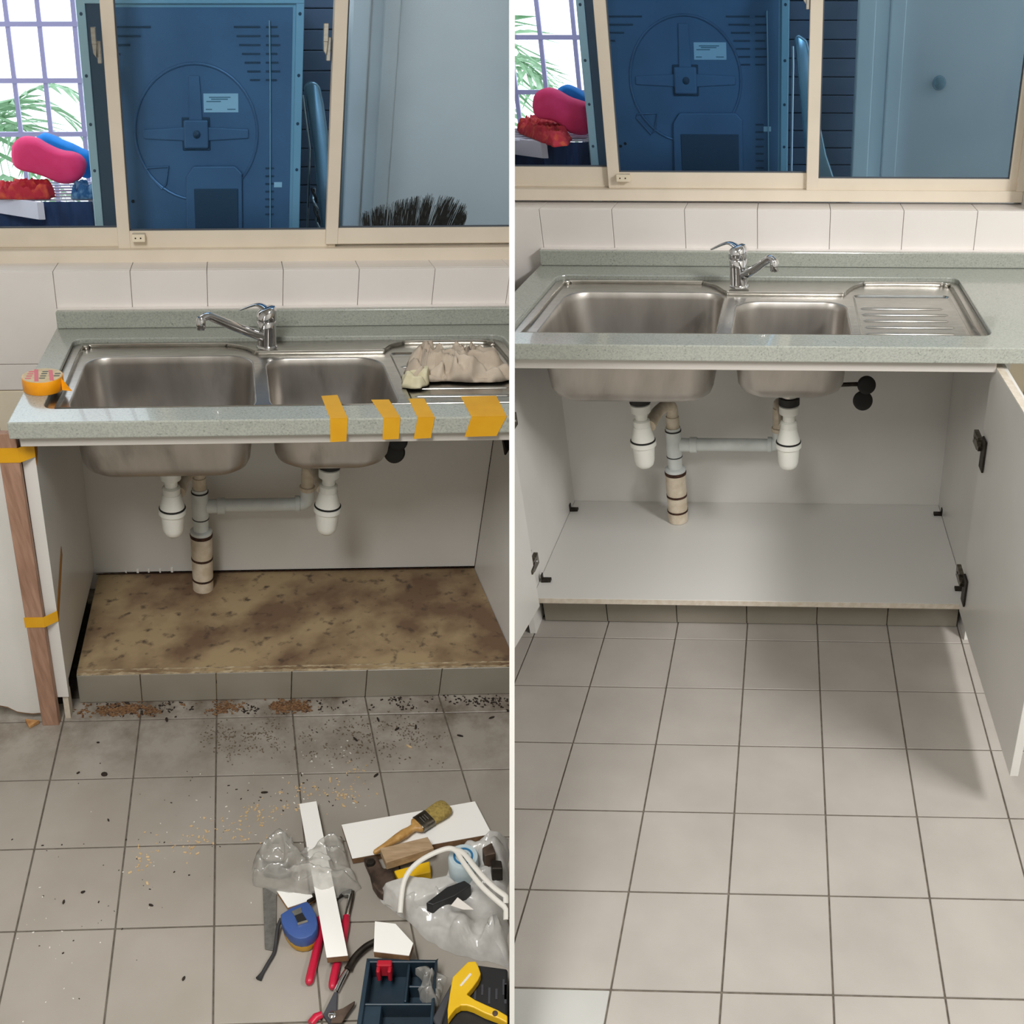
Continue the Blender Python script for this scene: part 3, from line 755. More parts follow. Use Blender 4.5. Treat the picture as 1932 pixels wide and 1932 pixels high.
def sticky(name, quads, label, group=None, m='yellow_tape', clip=False, tail=None):
    t = MB()
    for q in quads:
        nrm = (Vector(q[1]) - Vector(q[0])).cross(Vector(q[2]) - Vector(q[0])).normalized() * 0.0004
        t.hexa([Vector(p) + nrm for p in q], [Vector(p) - nrm for p in q])
    o = t.build(name, m, None, 'A', label=label, cat='tape', group=group, clip=clip)
    if tail:
        nrm = Vector((1, 0, 0)) * 0.0008
        MB().hexa([Vector(p) + nrm for p in tail], [Vector(p) for p in tail]).build('tape_tail', 'tape_tail', o, 'A', label='darker end of the tape on the inner panel face')
    return o


def on_edge(tu, fr, lab, mid=None):
    """a strip folded over the worktop's front edge: top part, front part"""
    top = [(p[0], p[1], 0.8706) for p in tu]
    f = [(p[0], -0.1158, p[2]) for p in fr]
    k = [(top[3][0], -0.1158, 0.8703), (top[2][0], -0.1158, 0.8703)]
    return sticky('tape_strip', [[top[0], top[1], (k[1][0], -0.115, 0.8706), (k[0][0], -0.115, 0.8706)], [k[0], k[1], f[0], f[1]]], lab, 'yellow tape strips on the worktop edge')


TS = 'yellow tape strip folded over the worktop edge, '
on_edge([(0.628,0.0074,0.871),(0.6643,0.0125,0.871),(0.6722,-0.103,0.871),(0.6348,-0.1088,0.871)], [(0.6716,-0.116,0.818),(0.6377,-0.116,0.8166)], TS + 'below the small bowl, nearest the big bowl')
on_edge([(0.735,-0.0174,0.871),(0.7741,-0.0171,0.871),(0.7826,-0.0966,0.871),(0.7467,-0.0983,0.871)], [(0.7829,-0.116,0.822),(0.7484,-0.116,0.8206)], TS + 'second from the big bowl')
on_edge([(0.8175,-0.0139,0.871),(0.8523,-0.0135,0.871),(0.8548,-0.0853,0.871),(0.8187,-0.0899,0.871)], [(0.851,-0.116,0.8232),(0.8148,-0.116,0.8215)], TS + 'straight piece third from the big bowl')
on_edge([(0.9349,-0.0046,0.871),(1.0145,-0.0032,0.871),(1.0067,-0.0829,0.871),(0.9323,-0.0863,0.871)], [(0.9909,-0.116,0.8258),(0.9229,-0.116,0.8246)], TS + 'the widest one below the rags')


def wrap(c0, c1, lab, tail):
    return sticky('tape_wrap', [[(-0.076, -0.0828, c1), (-0.029, -0.0828, c1), (-0.029, -0.0828, c0), (-0.076, -0.0828, c0)], [(-0.029, -0.0828, c1), (0.0009, -0.063, c1 + 0.004), (0.0009, -0.063, c0 + 0.004), (-0.029, -0.0828, c0)]], lab, tail=tail)


wrap(0.762, 0.797, 'yellow tape round the top of the timber batten', [(0.0006, -0.063, 0.80), (0.0006, -0.02, 0.81), (0.0006, -0.04, 0.765), (0.0006, -0.063, 0.745)])
wrap(0.318, 0.348, 'yellow tape round the middle of the timber batten', [(0.0006, -0.063, 0.352), (0.0006, 0.07, 0.452), (0.0006, 0.068, 0.428), (0.0006, -0.063, 0.318)])

# tape roll on the worktop corner
ca, cb_, _ = (0.0072,0.0735,0.902)
tr = thing('tape_roll', 'roll of orange-yellow tape standing on the left corner of the worktop', 'tape roll', (ca, cb_, 0.87), 'A')
MB().lathe((ca, cb_, 0.8705), [(0.0455, 0), (0.0458, 0.0005), (0.0458, 0.0295), (0.0455, 0.030)], 40).build('tape', 'orange_tape', tr, 'A', smooth=True, angle=50)
lab = MB().lathe((ca, cb_, 0.9005), [(0.0442, 0), (0.0442, 0.0008)], 40).build('printed_label', 'core_card', tr, 'A')
for x, w, m in ((-0.012, 0.009, 'print_red'), (0.021, 0.009, 'print_red')):
    hy = math.sqrt(0.0435 ** 2 - (abs(x) + w / 2) ** 2)
    MB().hexa([(ca + x - w / 2 - 0.008, cb_ + hy * 0.9, 0.9017), (ca + x + w / 2 - 0.008, cb_ + hy * 0.9, 0.9017), (ca + x + w / 2 + 0.006, cb_ - hy * 0.92, 0.9017), (ca + x - w / 2 + 0.006, cb_ - hy * 0.92, 0.9017)],
              [(ca + x - w / 2 - 0.008, cb_ + hy * 0.9, 0.9012), (ca + x + w / 2 - 0.008, cb_ + hy * 0.9, 0.9012), (ca + x + w / 2 + 0.006, cb_ - hy * 0.92, 0.9012), (ca + x - w / 2 + 0.006, cb_ - hy * 0.92, 0.9012)]).build('stripe', m, lab, 'A')
for x in (-0.027, 0.004, 0.034):
    for y in (-0.018, -0.004, 0.010, 0.023):
        if x * x + y * y < 0.0014:
            MB().prism(rrect(ca + x - 0.008, ca + x + 0.006, cb_ + y - 0.0035, cb_ + y + 0.0035, 0.003, 3), 0.9012, 0.9016).build('letter', 'print_dark' if x > 0 else 'print_red', lab, 'A')
MB().hexa([(ca + 0.043, cb_ - 0.01, 0.899), (ca + 0.058, cb_ - 0.022, 0.885), (ca + 0.068, cb_ - 0.026, 0.873), (ca + 0.045, cb_ - 0.022, 0.874)], [(ca + 0.043, cb_ - 0.009, 0.899), (ca + 0.058, cb_ - 0.021, 0.885), (ca + 0.068, cb_ - 0.025, 0.873), (ca + 0.045, cb_ - 0.021, 0.874)]).build('loose_end', 'orange_tape', tr, 'A')


# ------------------------------------------------------------------ rags on the drainer
def crumple(name, outline, z0, height, m, bay, label, cat, seed, parent=None, n=70, freq=26, clip=False, solid=0.0018, kind=None, lumps=None, amp=0.5, group=None):
    """a crumpled sheet inside an outline (points on a plane), standing up in folds"""
    xs = [p[0] for p in outline]; ys = [p[1] for p in outline]
    x0, x1, y0, y1 = min(xs), max(xs), min(ys), max(ys)
    cx, cy = sum(xs) / len(xs), sum(ys) / len(ys)
    loop = [Vector((p[0], p[1])) for p in outline]
    dense = []
    for i in range(len(loop)):
        a, b = loop[i], loop[(i + 1) % len(loop)]
        for k in range(8): dense.append(a.lerp(b, k / 8))
    m_ = MB(); rings = []
    R = 26
    for r in range(R + 1):
        f = 1 - r / R * 0.985
        ring = []
        for i, p in enumerate(dense):
            x, y = cx + (p.x - cx) * f, cy + (p.y - cy) * f
            w = 1 - f
            e = min(1.0, w * 4.5) ** 0.6
            wv = 1.2 * noise.noise(Vector((x * freq * 0.5, y * freq * 0.5, seed + 2)))
            fold = 0.5 + 0.5 * math.sin(7 * noise.noise(Vector((x * freq * 0.45 + wv, y * freq * 0.6, seed))) + 3 * wv)
            fine = noise.noise(Vector((x * freq * 2.2, y * freq * 2.2, seed + 5)))
            big = 1.0
            if lumps: big = max([0.12] + [h * math.exp(-((x - lx) ** 2 + (y - ly) ** 2) / (2 * s * s)) for lx, ly, s, h in lumps])
            z = z0 + 0.001 + height * e * big * (1 - amp + amp * fold + 0.12 * fine)
            jx = 0.006 * noise.noise(Vector((x * 40, y * 40, seed + 9))); jy = 0.006 * noise.noise(Vector((x * 40, y * 40, seed + 19)))
            ring.append((x + jx, y + jy, max(z0 + 0.0008, z)))
        rings.append(ring)
    m_.loft(rings, False, True)
    return m_.build(name, m, parent, bay, smooth=True, angle=180, clip=clip, solid=solid, label=label, cat=cat, kind=kind, group=group)


crumple('cleaning_rag', [(0.8403,0.1633,0.868),(0.869,0.2594,0.868),(0.8966,0.3176,0.868),(0.9451,0.3211,0.868),(0.9771,0.2657,0.868),(1.0048,0.2552,0.868),(1.047,0.2635,0.868),(1.0843,0.2527,0.868),(1.0985,0.1959,0.868),(1.0936,0.1334,0.868),(1.0491,0.1218,0.868),(1.001,0.119,0.868),(0.9559,0.129,0.868),(0.9254,0.1343,0.868),(0.8757,0.1229,0.868),(0.8428,0.1154,0.868)], 0.852, 0.056, 'rag', 'A', 'crumpled beige cotton rag on the sink drainer', 'rag', 3, freq=38, amp=0.85, clip=True)
crumple('cleaning_rag', [(0.8349,0.153,0.872),(0.8595,0.1566,0.872),(0.8869,0.1826,0.872),(0.8976,0.1554,0.872),(0.8889,0.1122,0.872),(0.8676,0.0833,0.872),(0.846,0.084,0.872),(0.8259,0.093,0.872)], 0.853, 0.030, 'cream_scrap', 'A', 'small cream cloth scrap in front of the beige rag', 'rag', 11, freq=40, amp=0.6)

# ------------------------------------------------------------------ tools and offcuts on the floor (world metres)
def slab(name, top, th, m, label, edge=None, group=None, cat='board', bevel=0.0008):
    """board given by its top corners; pale face with a wooden edge"""
    t = thing(name, label, cat, (sum(p[0] for p in top) / len(top), sum(p[1] for p in top) / len(top), min(p[2] for p in top) - th), None, group)
    up = 0.0012
    MB().hexa(top, [(p[0], p[1], p[2] - up) for p in top]).build('face', m, t, None)
    MB().hexa([(p[0], p[1], p[2] - up) for p in top], [(p[0], p[1], p[2] - th) for p in top]).build('core', edge or 'board_edge', t, None, label='brown wooden core')
    return t


slab('offcut_strip', [(-0.4891,1.4188,0.028),(-0.4512,1.4268,0.028),(-0.3145,1.0385,0.04),(-0.3545,1.0343,0.04)], 0.017, 'board_white', 'long narrow white board strip running under the clear plastic bag')
slab('offcut_board', [(-0.3838,1.367,0.019),(-0.086,1.4344,0.019),(-0.045,1.342,0.019),(-0.3455,1.2765,0.019)], 0.0165, 'board_white', 'wide white board offcut with a paint brush lying on it')
slab('offcut_block', [(-0.268,1.0927,0.066),(-0.2272,1.0874,0.066),(-0.1887,1.0465,0.066),(-0.194,1.021,0.066),(-0.2618,1.0293,0.066)], 0.017, 'board_white', 'small white board offcut lying on the rim of the navy tool case')
slab('offcut_corner', [(-0.4931,1.2019,0.013),(-0.4064,1.19,0.013),(-0.4126,1.1809,0.013),(-0.46,1.1612,0.013)], 0.012, 'board_white', 'white corner offcut half hidden by the blue measuring tape', edge='raw_chip')

# paint brush
def lerp(a, b, t): return Vector(a).lerp(Vector(b), t)


h0, h1 = Vector((-0.2979,1.2783,0.034)), Vector((-0.1467,1.4078,0.034))
ax = (h1 - h0); L = ax.length; ax.normalize(); sx = Vector((-ax.y, ax.x, 0)); upv = Vector((0, 0, 1))
br = thing('paint_brush', 'wooden-handled paint brush with pale bristles on the wide white offcut', 'brush', h0 - upv * 0.014)


def flatloft(mb, secs, n=16, p=2.6):
    rings = []
    for t, w, h in secs:
        c = h0 + ax * (t * L)
        ring = []
        for i in range(n):
            q = 2 * math.pi * i / n; cx, sy = math.cos(q), math.sin(q)
            ring.append(c + sx * (w * math.copysign(abs(cx) ** (2 / p), cx)) + upv * (h * math.copysign(abs(sy) ** (2 / p), sy)))
        rings.append(ring)
    return mb.loft(rings)


flatloft(MB(), [(0, 0.003, 0.003), (0.02, 0.0055, 0.0055), (0.15, 0.0065, 0.006), (0.30, 0.010, 0.0075), (0.40, 0.011, 0.008), (0.47, 0.0085, 0.007), (0.52, 0.009, 0.007), (0.545, 0.0165, 0.008), (0.56, 0.020, 0.0085), (0.60, 0.021, 0.0085)]).build('handle', 'brush_wood', br, smooth=True, angle=60)
flatloft(MB(), [(0.585, 0.0215, 0.0092), (0.592, 0.0222, 0.0098), (0.60, 0.0216, 0.0093), (0.725, 0.0216, 0.0093), (0.735, 0.0222, 0.0098), (0.745, 0.0215, 0.0092)], p=4).build('ferrule', 'nickel', br, smooth=True, angle=50)
flatloft(MB(), [(0.73, 0.0205, 0.009), (0.82, 0.0225, 0.0105), (0.92, 0.0235, 0.0105), (0.97, 0.0215, 0.009), (1.0, 0.016, 0.006)], n=28, p=3.2).build('bristles', 'bristle', br, smooth=True, angle=60)
for t0, w0 in ((0.635, 0.012), (0.665, 0.009), (0.695, 0.011)):
    flatloft(MB(), [(t0, w0, 0.0097), (t0 + 0.008, w0, 0.0097)], p=6).build('ferrule_print', 'blade_grey', br, label='pale worn print')

# wood block and the tool below it
bt = [(-0.2833,1.2764,0.052),(-0.1835,1.3066,0.052),(-0.1678,1.2775,0.052),(-0.2656,1.2398,0.052)]
blk = thing('wood_block', 'pale wood block lying against the white board offcut', 'wood block', (bt[0][0], bt[0][1], 0.03))
MB().hexa(bt, [(p[0], p[1], 0.029) for p in bt]).build('timber', 'block_wood', blk, bevel=0.001)
hd = [(-0.3211,1.2735,0.028),(-0.2915,1.2778,0.028),(-0.2751,1.2464,0.028),(-0.2541,1.2464,0.028),(-0.2436,1.2158,0.028),(-0.2555,1.1999,0.028),(-0.2667,1.1803,0.028),(-0.2799,1.1901,0.028),(-0.2925,1.2079,0.028),(-0.3028,1.2381,0.028)]
ht = thing('rusty_plane', 'rusty brown hand tool with a yellow body under the wood block', 'hand tool', (hd[4][0], hd[4][1], 0))
MB().prism(hd, 0.003, 0.028).build('head', 'brown_metal', ht, bevel=0.005, seg=2)
yb = [(-0.2509,1.2407,0.026),(-0.1769,1.2656,0.026),(-0.172,1.2377,0.026),(-0.239,1.2204,0.026)]
MB().prism(yb, 0.002, 0.026).build('body', 'yellow_paint', ht, bevel=0.002)
rg = (-0.2532,1.2165,0.014)
MB().lathe((rg[0], rg[1], 0.004), [(0.0035, 0), (0.0065, 0), (0.0065, 0.012), (0.0035, 0.012)], 16, (0, 0, 1), False, False).build('ring', 'dark_metal', ht, smooth=True)
kn = (-0.3017,1.2582,0.034)
MB().lathe((kn[0], kn[1], 0.02), [(0.009, 0), (0.011, 0.006), (0.008, 0.013), (0.0, 0.015)], 16).build('knob', 'dark_metal', ht, smooth=True)

# steel file blade, measuring tape with strap
fb = [(-0.5266,1.2152,0.004),(-0.4959,1.2124,0.004),(-0.4649,1.0719,0.004),(-0.4879,1.0763,0.004)]
MB().prism(fb, 0.0006, 0.004).build('file_blade', 'blade_grey', None, label='flat grey steel file beside the blue measuring tape', cat='file', bevel=0.0008)
mt = [(-0.4634,1.1249,0.044),(-0.4486,1.1379,0.044),(-0.4237,1.1519,0.044),(-0.4149,1.1545,0.044),(-0.4031,1.1422,0.044),(-0.3909,1.1232,0.044),(-0.3847,1.1045,0.044),(-0.384,1.0911,0.044),(-0.3904,1.0779,0.044),(-0.4011,1.0714,0.044),(-0.4127,1.0698,0.044),(-0.4254,1.073,0.044),(-0.4376,1.0812,0.044),(-0.4496,1.0944,0.044),(-0.458,1.1079,0.044)]
mc = Vector((sum(p[0] for p in mt) / len(mt), sum(p[1] for p in mt) / len(mt), 0))
mtt = thing('measuring_tape', 'blue and yellow measuring tape with a black wrist strap on the floor', 'measuring tape', mc)
def rs(f, z): return [(mc.x + (p[0] - mc.x) * f, mc.y + (p[1] - mc.y) * f, z) for p in mt]
MB().loft([rs(0.94, 0.001), rs(0.99, 0.004), rs(0.99, 0.018)]).build('lower_case', 'yellow_plastic', mtt, smooth=True, angle=40)
MB().loft([rs(0.99, 0.0182), rs(1.01, 0.021), rs(1.0, 0.038), rs(0.96, 0.043), rs(0.88, 0.044)]).build('upper_case', 'blue_plastic', mtt, smooth=True, angle=40)
cl = [(-0.4334,1.1193,0.047),(-0.4195,1.1262,0.047),(-0.406,1.1083,0.047),(-0.4219,1.1007,0.047)]
MB().prism(cl, 0.0438, 0.047).build('lock_button', 'black_plastic', mtt, bevel=0.001)
cl2 = [(-0.4241,1.1018,0.049),(-0.4058,1.1086,0.049),(-0.4034,1.1043,0.049),(-0.4217,1.0973,0.049)]
MB().prism(cl2, 0.0438, 0.0482).build('metal_bar', 'chrome', mtt)
cl3 = [(-0.4419,1.1295,0.046),(-0.4254,1.139,0.046),(-0.4198,1.1269,0.046),(-0.4337,1.12,0.046)]
MB().prism(cl3, 0.0438, 0.0452).build('clip_plate', 'blade_grey', mtt)
st = spline([(-0.4629,1.1246,0.03),(-0.468,1.1111,0.02),(-0.468,1.0876,0.008),(-0.4673,1.0667,0.005),(-0.4733,1.0453,0.006),(-0.4802,1.024,0.005),(-0.4841,1.0132,0.005)], 6)
MB().tube(st, [0.0038] * (len(st) - 8) + [0.0038 + 0.0004 * i for i in range(8)], 10).build('wrist_strap', 'strap', mtt, smooth=True)
tg = spline([(-0.4166,1.163,0.03),(-0.4089,1.1808,0.018),(-0.4161,1.198,0.012)], 5)
MB().tube(tg, 0.004, 8).build('tape_end', 'dark_metal', mtt, smooth=True)

# red-handled pincers under the strip
pc = thing('pincers', 'long pincers with two red grips lying under the white board strip', 'pliers', (-0.357,1.1014,0))
g1 = spline([(-0.3925,1.1373,0.012),(-0.3842,1.1099,0.012),(-0.3829,1.0859,0.0105),(-0.3843,1.0497,0.009),(-0.3856,1.0184,0.009),(-0.3856,1.0001,0.009)], 6)
MB().tube(g1, [0.0068] * 4 + [0.0085] * (len(g1) - 9) + [0.0085, 0.008, 0.0075, 0.006, 0.004], 14).build('grip', 'red_grip', pc, smooth=True)
g2 = spline([(-0.3372,1.1425,0.012),(-0.3353,1.1167,0.012),(-0.3358,1.0863,0.01),(-0.3388,1.0459,0.01),(-0.3404,1.0122,0.009),(-0.3399,0.991,0.009)], 6)
MB().tube(g2, [0.0065] * 3 + [0.008] * (len(g2) - 8) + [0.008, 0.0075, 0.007, 0.006, 0.004], 14).build('grip', 'red_grip', pc, smooth=True)
s2 = [(-0.3355,1.2008,0.012),(-0.3353,1.1744,0.012),(-0.3364,1.1373,0.012)]
MB().tube(s2, [0.006, 0.0058, 0.005], 8, 0.6).build('shank', 'chrome', pc, smooth=True)
s1 = spline([(-0.3504,1.1977,0.01),(-0.3656,1.1831,0.01),(-0.382,1.1598,0.01),(-0.3918,1.1339,0.012)], 5)
MB().tube(s1, 0.005, 8).build('shank', 'dark_metal', pc, smooth=True)
jw = [(-0.358,1.208,0.016),(-0.3341,1.2043,0.016),(-0.3328,1.1914,0.016),(-0.3485,1.1896,0.016),(-0.3622,1.1951,0.016)]
MB().prism(jw, 0.004, 0.016).build('jaw', 'blade_grey', pc, bevel=0.002)

# tin snips with a curved dark handle
sn = thing('tin_snips', 'dark tin snips with a curved black handle at the front of the floor', 'snips', (-0.3331,0.9906,0))
c1 = spline([(-0.2706,1.0844,0.014),(-0.2873,1.0737,0.014),(-0.3029,1.0566,0.013),(-0.311,1.0414,0.012),(-0.3154,1.0273,0.012)], 6)
MB().tube(c1, [0.0068] * (len(c1) - 3) + [0.0075, 0.008, 0.006], 14).build('handle', 'dark_metal', sn, smooth=True)
c2 = [(-0.3174,1.0257,0.012),(-0.3246,1.0073,0.012),(-0.3313,0.986,0.01)]
MB().tube(c2, [0.005, 0.006, 0.0055], 10).build('shank', 'chrome', sn, smooth=True)
b1 = [(-0.3338,0.9847,0.012),(-0.3278,0.9832,0.012),(-0.3247,0.9569,0.012),(-0.3181,0.927,0.012),(-0.3333,0.9256,0.012),(-0.3473,0.9411,0.012),(-0.3402,0.9641,0.012)]
MB().prism(b1, 0.002, 0.012).build('blade', 'tool_grey', sn, bevel=0.001)
b2 = [(-0.2918,0.9642,0.018),(-0.2915,0.9576,0.018),(-0.3004,0.9419,0.018),(-0.31,0.9236,0.018),(-0.3295,0.9236,0.018),(-0.3302,0.9433,0.018),(-0.3116,0.9504,0.018)]
MB().prism(b2, 0.0125, 0.017).build('blade', 'brown_metal', sn, bevel=0.001)
pv = (-0.3289,0.9363,0.019)
MB().lathe((pv[0], pv[1], 0.017), [(0.007, 0), (0.007, 0.003), (0.004, 0.005)], 16).build('pivot', 'chrome', sn, smooth=True)
g3 = [(-0.3496,0.9435,0.008),(-0.36,0.9385,0.008),(-0.3675,0.9265,0.008)]
MB().tube(g3, [0.006, 0.0075, 0.0075], 12).build('grip', 'red_grip', sn, smooth=True)

# navy tool case with compartments and a red latch
tc0, tc1 = (-0.2733,1.0186,0.05), (-0.1283,0.9813,0.05)
X0, Y1 = tc0[0], tc0[1] + 0.004
X1 = X0 + 0.132; Y0 = Y1 - 0.20
tc = thing('tool_case', 'open navy plastic tool case with a red latch at the front of the floor', 'tool case', ((X0 + X1) / 2, (Y0 + Y1) / 2, 0))
walls = MB()
walls.box(X0, X1, Y0, Y1, 0.001, 0.006)
for a, b, c, d_ in ((X0, X0 + 0.006, Y0, Y1), (X1 - 0.005, X1, Y0, Y1), (X0, X1, Y1 - 0.006, Y1), (X0, X1, Y0, Y0 + 0.006)):
    walls.box(a, b, c, d_, 0.004, 0.052)
walls.box(X0 + 0.076, X0 + 0.081, Y1 - 0.078, Y1, 0.004, 0.046)
walls.box(X0, X1, Y1 - 0.083, Y1 - 0.078, 0.004, 0.044)
walls.box(X0, X0 + 0.036, Y1 - 0.14, Y1 - 0.08, 0.004, 0.040)
walls.box(X0 + 0.081, X1, Y1 - 0.046, Y1 - 0.041, 0.004, 0.038)
walls.build('case_shell', 'tool_navy', tc, bevel=0.002, seg=2)
MB().prism([(X0 + 0.012, 0.006), (X1 - 0.02, 0.006), (X1 - 0.03, 0.030), (X0 + 0.018, 0.034)], Y0 + 0.006, Y1 - 0.13, 'b').build('case_hump', 'tool_navy', tc, bevel=0.006, seg=2)
lx = X0 + 0.034
MB().box(lx - 0.014, lx + 0.014, Y1 - 0.020, Y1 - 0.008, 0.03, 0.064).box(lx - 0.014, lx - 0.007, Y1 - 0.030, Y1 - 0.016, 0.03, 0.060).box(lx + 0.007, lx + 0.014, Y1 - 0.030, Y1 - 0.016, 0.03, 0.060).build('latch', 'red_clip', tc, bevel=0.002, label='red latch')
for k, (dx, dy) in enumerate(((0.06, 0.118), (0.07, 0.126), (0.084, 0.122), (0.064, 0.132))):
    MB().lathe((X0 + dx, Y1 - dy, 0.030), [(0.0, 0), (0.0055, 0.001), (0.0055, 0.007), (0.003, 0.011), (0.0, 0.012)], 12).build('hex_bolt', 'chrome', None, label='shiny steel bolts lying in the navy tool case', cat='bolt', group='steel bolts in the tool case', smooth=True)
cr = [(-0.183,1.0115,0.052),(-0.1571,1.0173,0.052),(-0.1217,0.9985,0.052),(-0.1281,0.98,0.052),(-0.1258,0.9674,0.052),(-0.1363,0.9458,0.052),(-0.1568,0.9412,0.052),(-0.1702,0.9565,0.052),(-0.1749,0.9753,0.052),(-0.1685,0.988,0.052)]
crumple('plastic_wrap', cr, 0.032, 0.034, 'clear_bag', None, 'crumpled clear plastic wrap lying in the navy tool case', 'plastic wrap', 21, freq=60, amp=0.7, solid=0)

# black case and yellow saw at the right front
bx = [(-0.066,1.0137,0.055),(0.003,1.0055,0.055),(0.0028,0.8877,0.055),(-0.1275,0.8877,0.055),(-0.111,0.975,0.055),(-0.0841,0.9845,0.055)]
bc = thing('black_case', 'black plastic case under the yellow saw frame', 'tool case', (bx[0][0], bx[0][1] - 0.05, 0))
bxc = [(min(p[0], -0.008), p[1]) for p in bx]
MB().prism(bxc, 0.002, 0.050).build('case_body', 'black_plastic', bc, bevel=0.004, seg=2)
gx = [(-0.1279,0.8905,0.05),(-0.1426,0.9109,0.05),(-0.112,0.9765,0.05),(-0.1077,0.9687,0.05)]
MB().prism(gx, 0.004, 0.051).build('case_side', 'tool_grey', bc, bevel=0.002)
for k in range(9):
    x, y = min(-0.014, bxc[3][0] + 0.045 + 0.013 * k), bxc[3][1] + 0.05 + 0.008 * (k % 3)
    MB().box(x, x + 0.004, y, y + 0.02 + 0.01 * (k % 2), 0.05, 0.0515).build('rib', 'tool_grey', bc)
sw = thing('hand_saw', 'yellow hand saw frame with a slotted head lying on the black case', 'saw', (-0.0863,0.9643,0.052))
sp = [(-0.0823,1.0056,0.072),(-0.0677,1.0062,0.072),(-0.0619,0.9945,0.072),(-0.0574,0.9817,0.072),(-0.0616,0.9707,0.072),(-0.0718,0.9551,0.072),(-0.0818,0.9431,0.072),(-0.0665,0.9329,0.072),(-0.0486,0.9247,0.072),(-0.0249,0.9142,0.072),(0.0028,0.904,0.072),(0.0028,0.8909,0.072),(-0.0247,0.8996,0.072),(-0.0482,0.9084,0.072),(-0.069,0.9187,0.072),(-0.0808,0.9224,0.072),(-0.0911,0.9224,0.072),(-0.0996,0.9172,0.072),(-0.1064,0.9084,0.072),(-0.1131,0.8981,0.072),(-0.1145,0.9157,0.072),(-0.1123,0.9443,0.072),(-0.1089,0.9754,0.072)]
sp = [(min(p[0], -0.008), p[1]) for p in sp]
MB().prism(sp, 0.053, 0.072).build('frame', 'yellow_paint', sw, bevel=0.002, seg=2)
sl = [(-0.0952,0.9591,0.073),(-0.0774,0.9827,0.073),(-0.0743,0.9795,0.073),(-0.0921,0.9568,0.073)]
MB().prism(sl, 0.0715, 0.0728).build('slot', 'paper', sw)
hs = (-0.0299,0.9076,0.072)
MB().lathe((hs[0], hs[1], 0.0715), [(0.005, 0), (0.005, 0.0015), (0.003, 0.002)], 14).build('rivet', 'brown_metal', sw, smooth=True)

# clear plastic bag over the strip
crumple('clear_plastic_bag', [(-0.5645,1.2611,0),(-0.5528,1.3091,0.02),(-0.5323,1.3367,0.02),(-0.4776,1.3009,0.03),(-0.4418,1.3072,0.04),(-0.3965,1.3218,0.04),(-0.3749,1.3367,0.04),(-0.3609,1.3009,0.03),(-0.3462,1.2593,0.02),(-0.3264,1.2336,0),(-0.3205,1.2134,0),(-0.348,1.1928,0.01),(-0.3654,1.1786,0.04),(-0.4092,1.1867,0.04),(-0.4531,1.1952,0.02),(-0.491,1.1984,0.02),(-0.5245,1.2126,0.01),(-0.549,1.2235,0)], 0.0, 0.066, 'clear_bag', None, 'crumpled clear plastic bag lying over the white board strip', 'plastic bag', 31, freq=34, amp=0.55, solid=0)
rk = [(-0.541,1.2733,0.02),(-0.4814,1.2715,0.02),(-0.4719,1.242,0.02),(-0.4937,1.2352,0.02),(-0.5303,1.242,0.02)]
MB().prism(rk, 0.004, 0.018).build('metal_part', 'blade_grey', None, bevel=0.003, label='small grey metal part showing through the clear plastic bag', cat='metal part')

# white carrier bag with things in it
out = [(-0.2749,1.1969,0),(-0.245,1.2041,0.03),(-0.2246,1.212,0.05),(-0.1755,1.2109,0.06),(-0.1425,1.2391,0.08),(-0.1221,1.2847,0.08),(-0.079,1.3101,0.08),(-0.0262,1.3459,0.06),(0.0223,1.3432,0.05),(0.0265,1.1955,0.05),(0.0249,1.0392,0),(-0.0311,1.0477,0),(-0.1123,1.0648,0),(-0.1716,1.097,0),(-0.2054,1.1334,0),(-0.2413,1.1552,0),(-0.2606,1.1742,0)]
out = [(min(p[0], -0.008), p[1]) for p in out]
la, lb, lc, ld = (-0.1865,1.1695,0.05), (-0.0488,1.2728,0.06), (-0.1114,1.0776,0.05), (-0.0234,1.1013,0.05)
crumple('carrier_bag', out, 0.0, 0.095, 'milky_bag', None, 'big translucent white carrier bag full of tools by the parting board', 'carrier bag', 41, freq=22, amp=0.5, solid=0, n=90,
        lumps=[(la[0], la[1], 0.055, 0.7), (lb[0], lb[1], 0.06, 1.0), (lc[0], lc[1], 0.06, 0.75), (ld[0], ld[1], 0.05, 0.9)])
bag = bpy.data.objects['carrier_bag']
fl_ = [(-0.2761,1.1953,0),(-0.245,1.2041,0.03),(-0.2246,1.212,0.05),(-0.1779,1.2059,0.06),(-0.1121,1.2086,0.08),(-0.0991,1.1965,0.07),(-0.1332,1.1732,0.06),(-0.1707,1.1473,0.05),(-0.2053,1.144,0.02),(-0.2385,1.1552,0),(-0.2606,1.1742,0)]
crumple('bag_side', fl_, 0.012, 0.042, 'milky_bag', None, None, None, 77, parent=bag, freq=15, amp=0.4, solid=0, n=60)
for pts, r in (([(-0.2233,1.1225,0.05),(-0.2193,1.1764,0.075),(-0.1963,1.2074,0.09),(-0.1524,1.2298,0.1),(-0.1211,1.2309,0.105),(-0.0997,1.1989,0.105),(-0.0645,1.1472,0.105),(-0.0232,1.1077,0.1),(0.0194,1.0791,0.09)], 0.0052), ([(-0.1211,1.2309,0.105),(-0.1006,1.2199,0.108),(-0.0739,1.1834,0.108),(-0.0427,1.1472,0.105),(-0.0099,1.1229,0.1),(0.0224,1.1113,0.095)], 0.0056)):
    q = [(min(p[0], -0.012), p[1], p[2]) for p in spline(pts, 6)]
    MB().tube(q, r, 10, 0.55).build('bag_handle', 'bag_handle', bag, smooth=True, label='twisted white bag handle')
cn = (-0.1021,1.2385,0.085)
can = thing('round_tin', 'pale round tin with a blue ring showing through the carrier bag', 'tin', (cn[0], cn[1], 0))
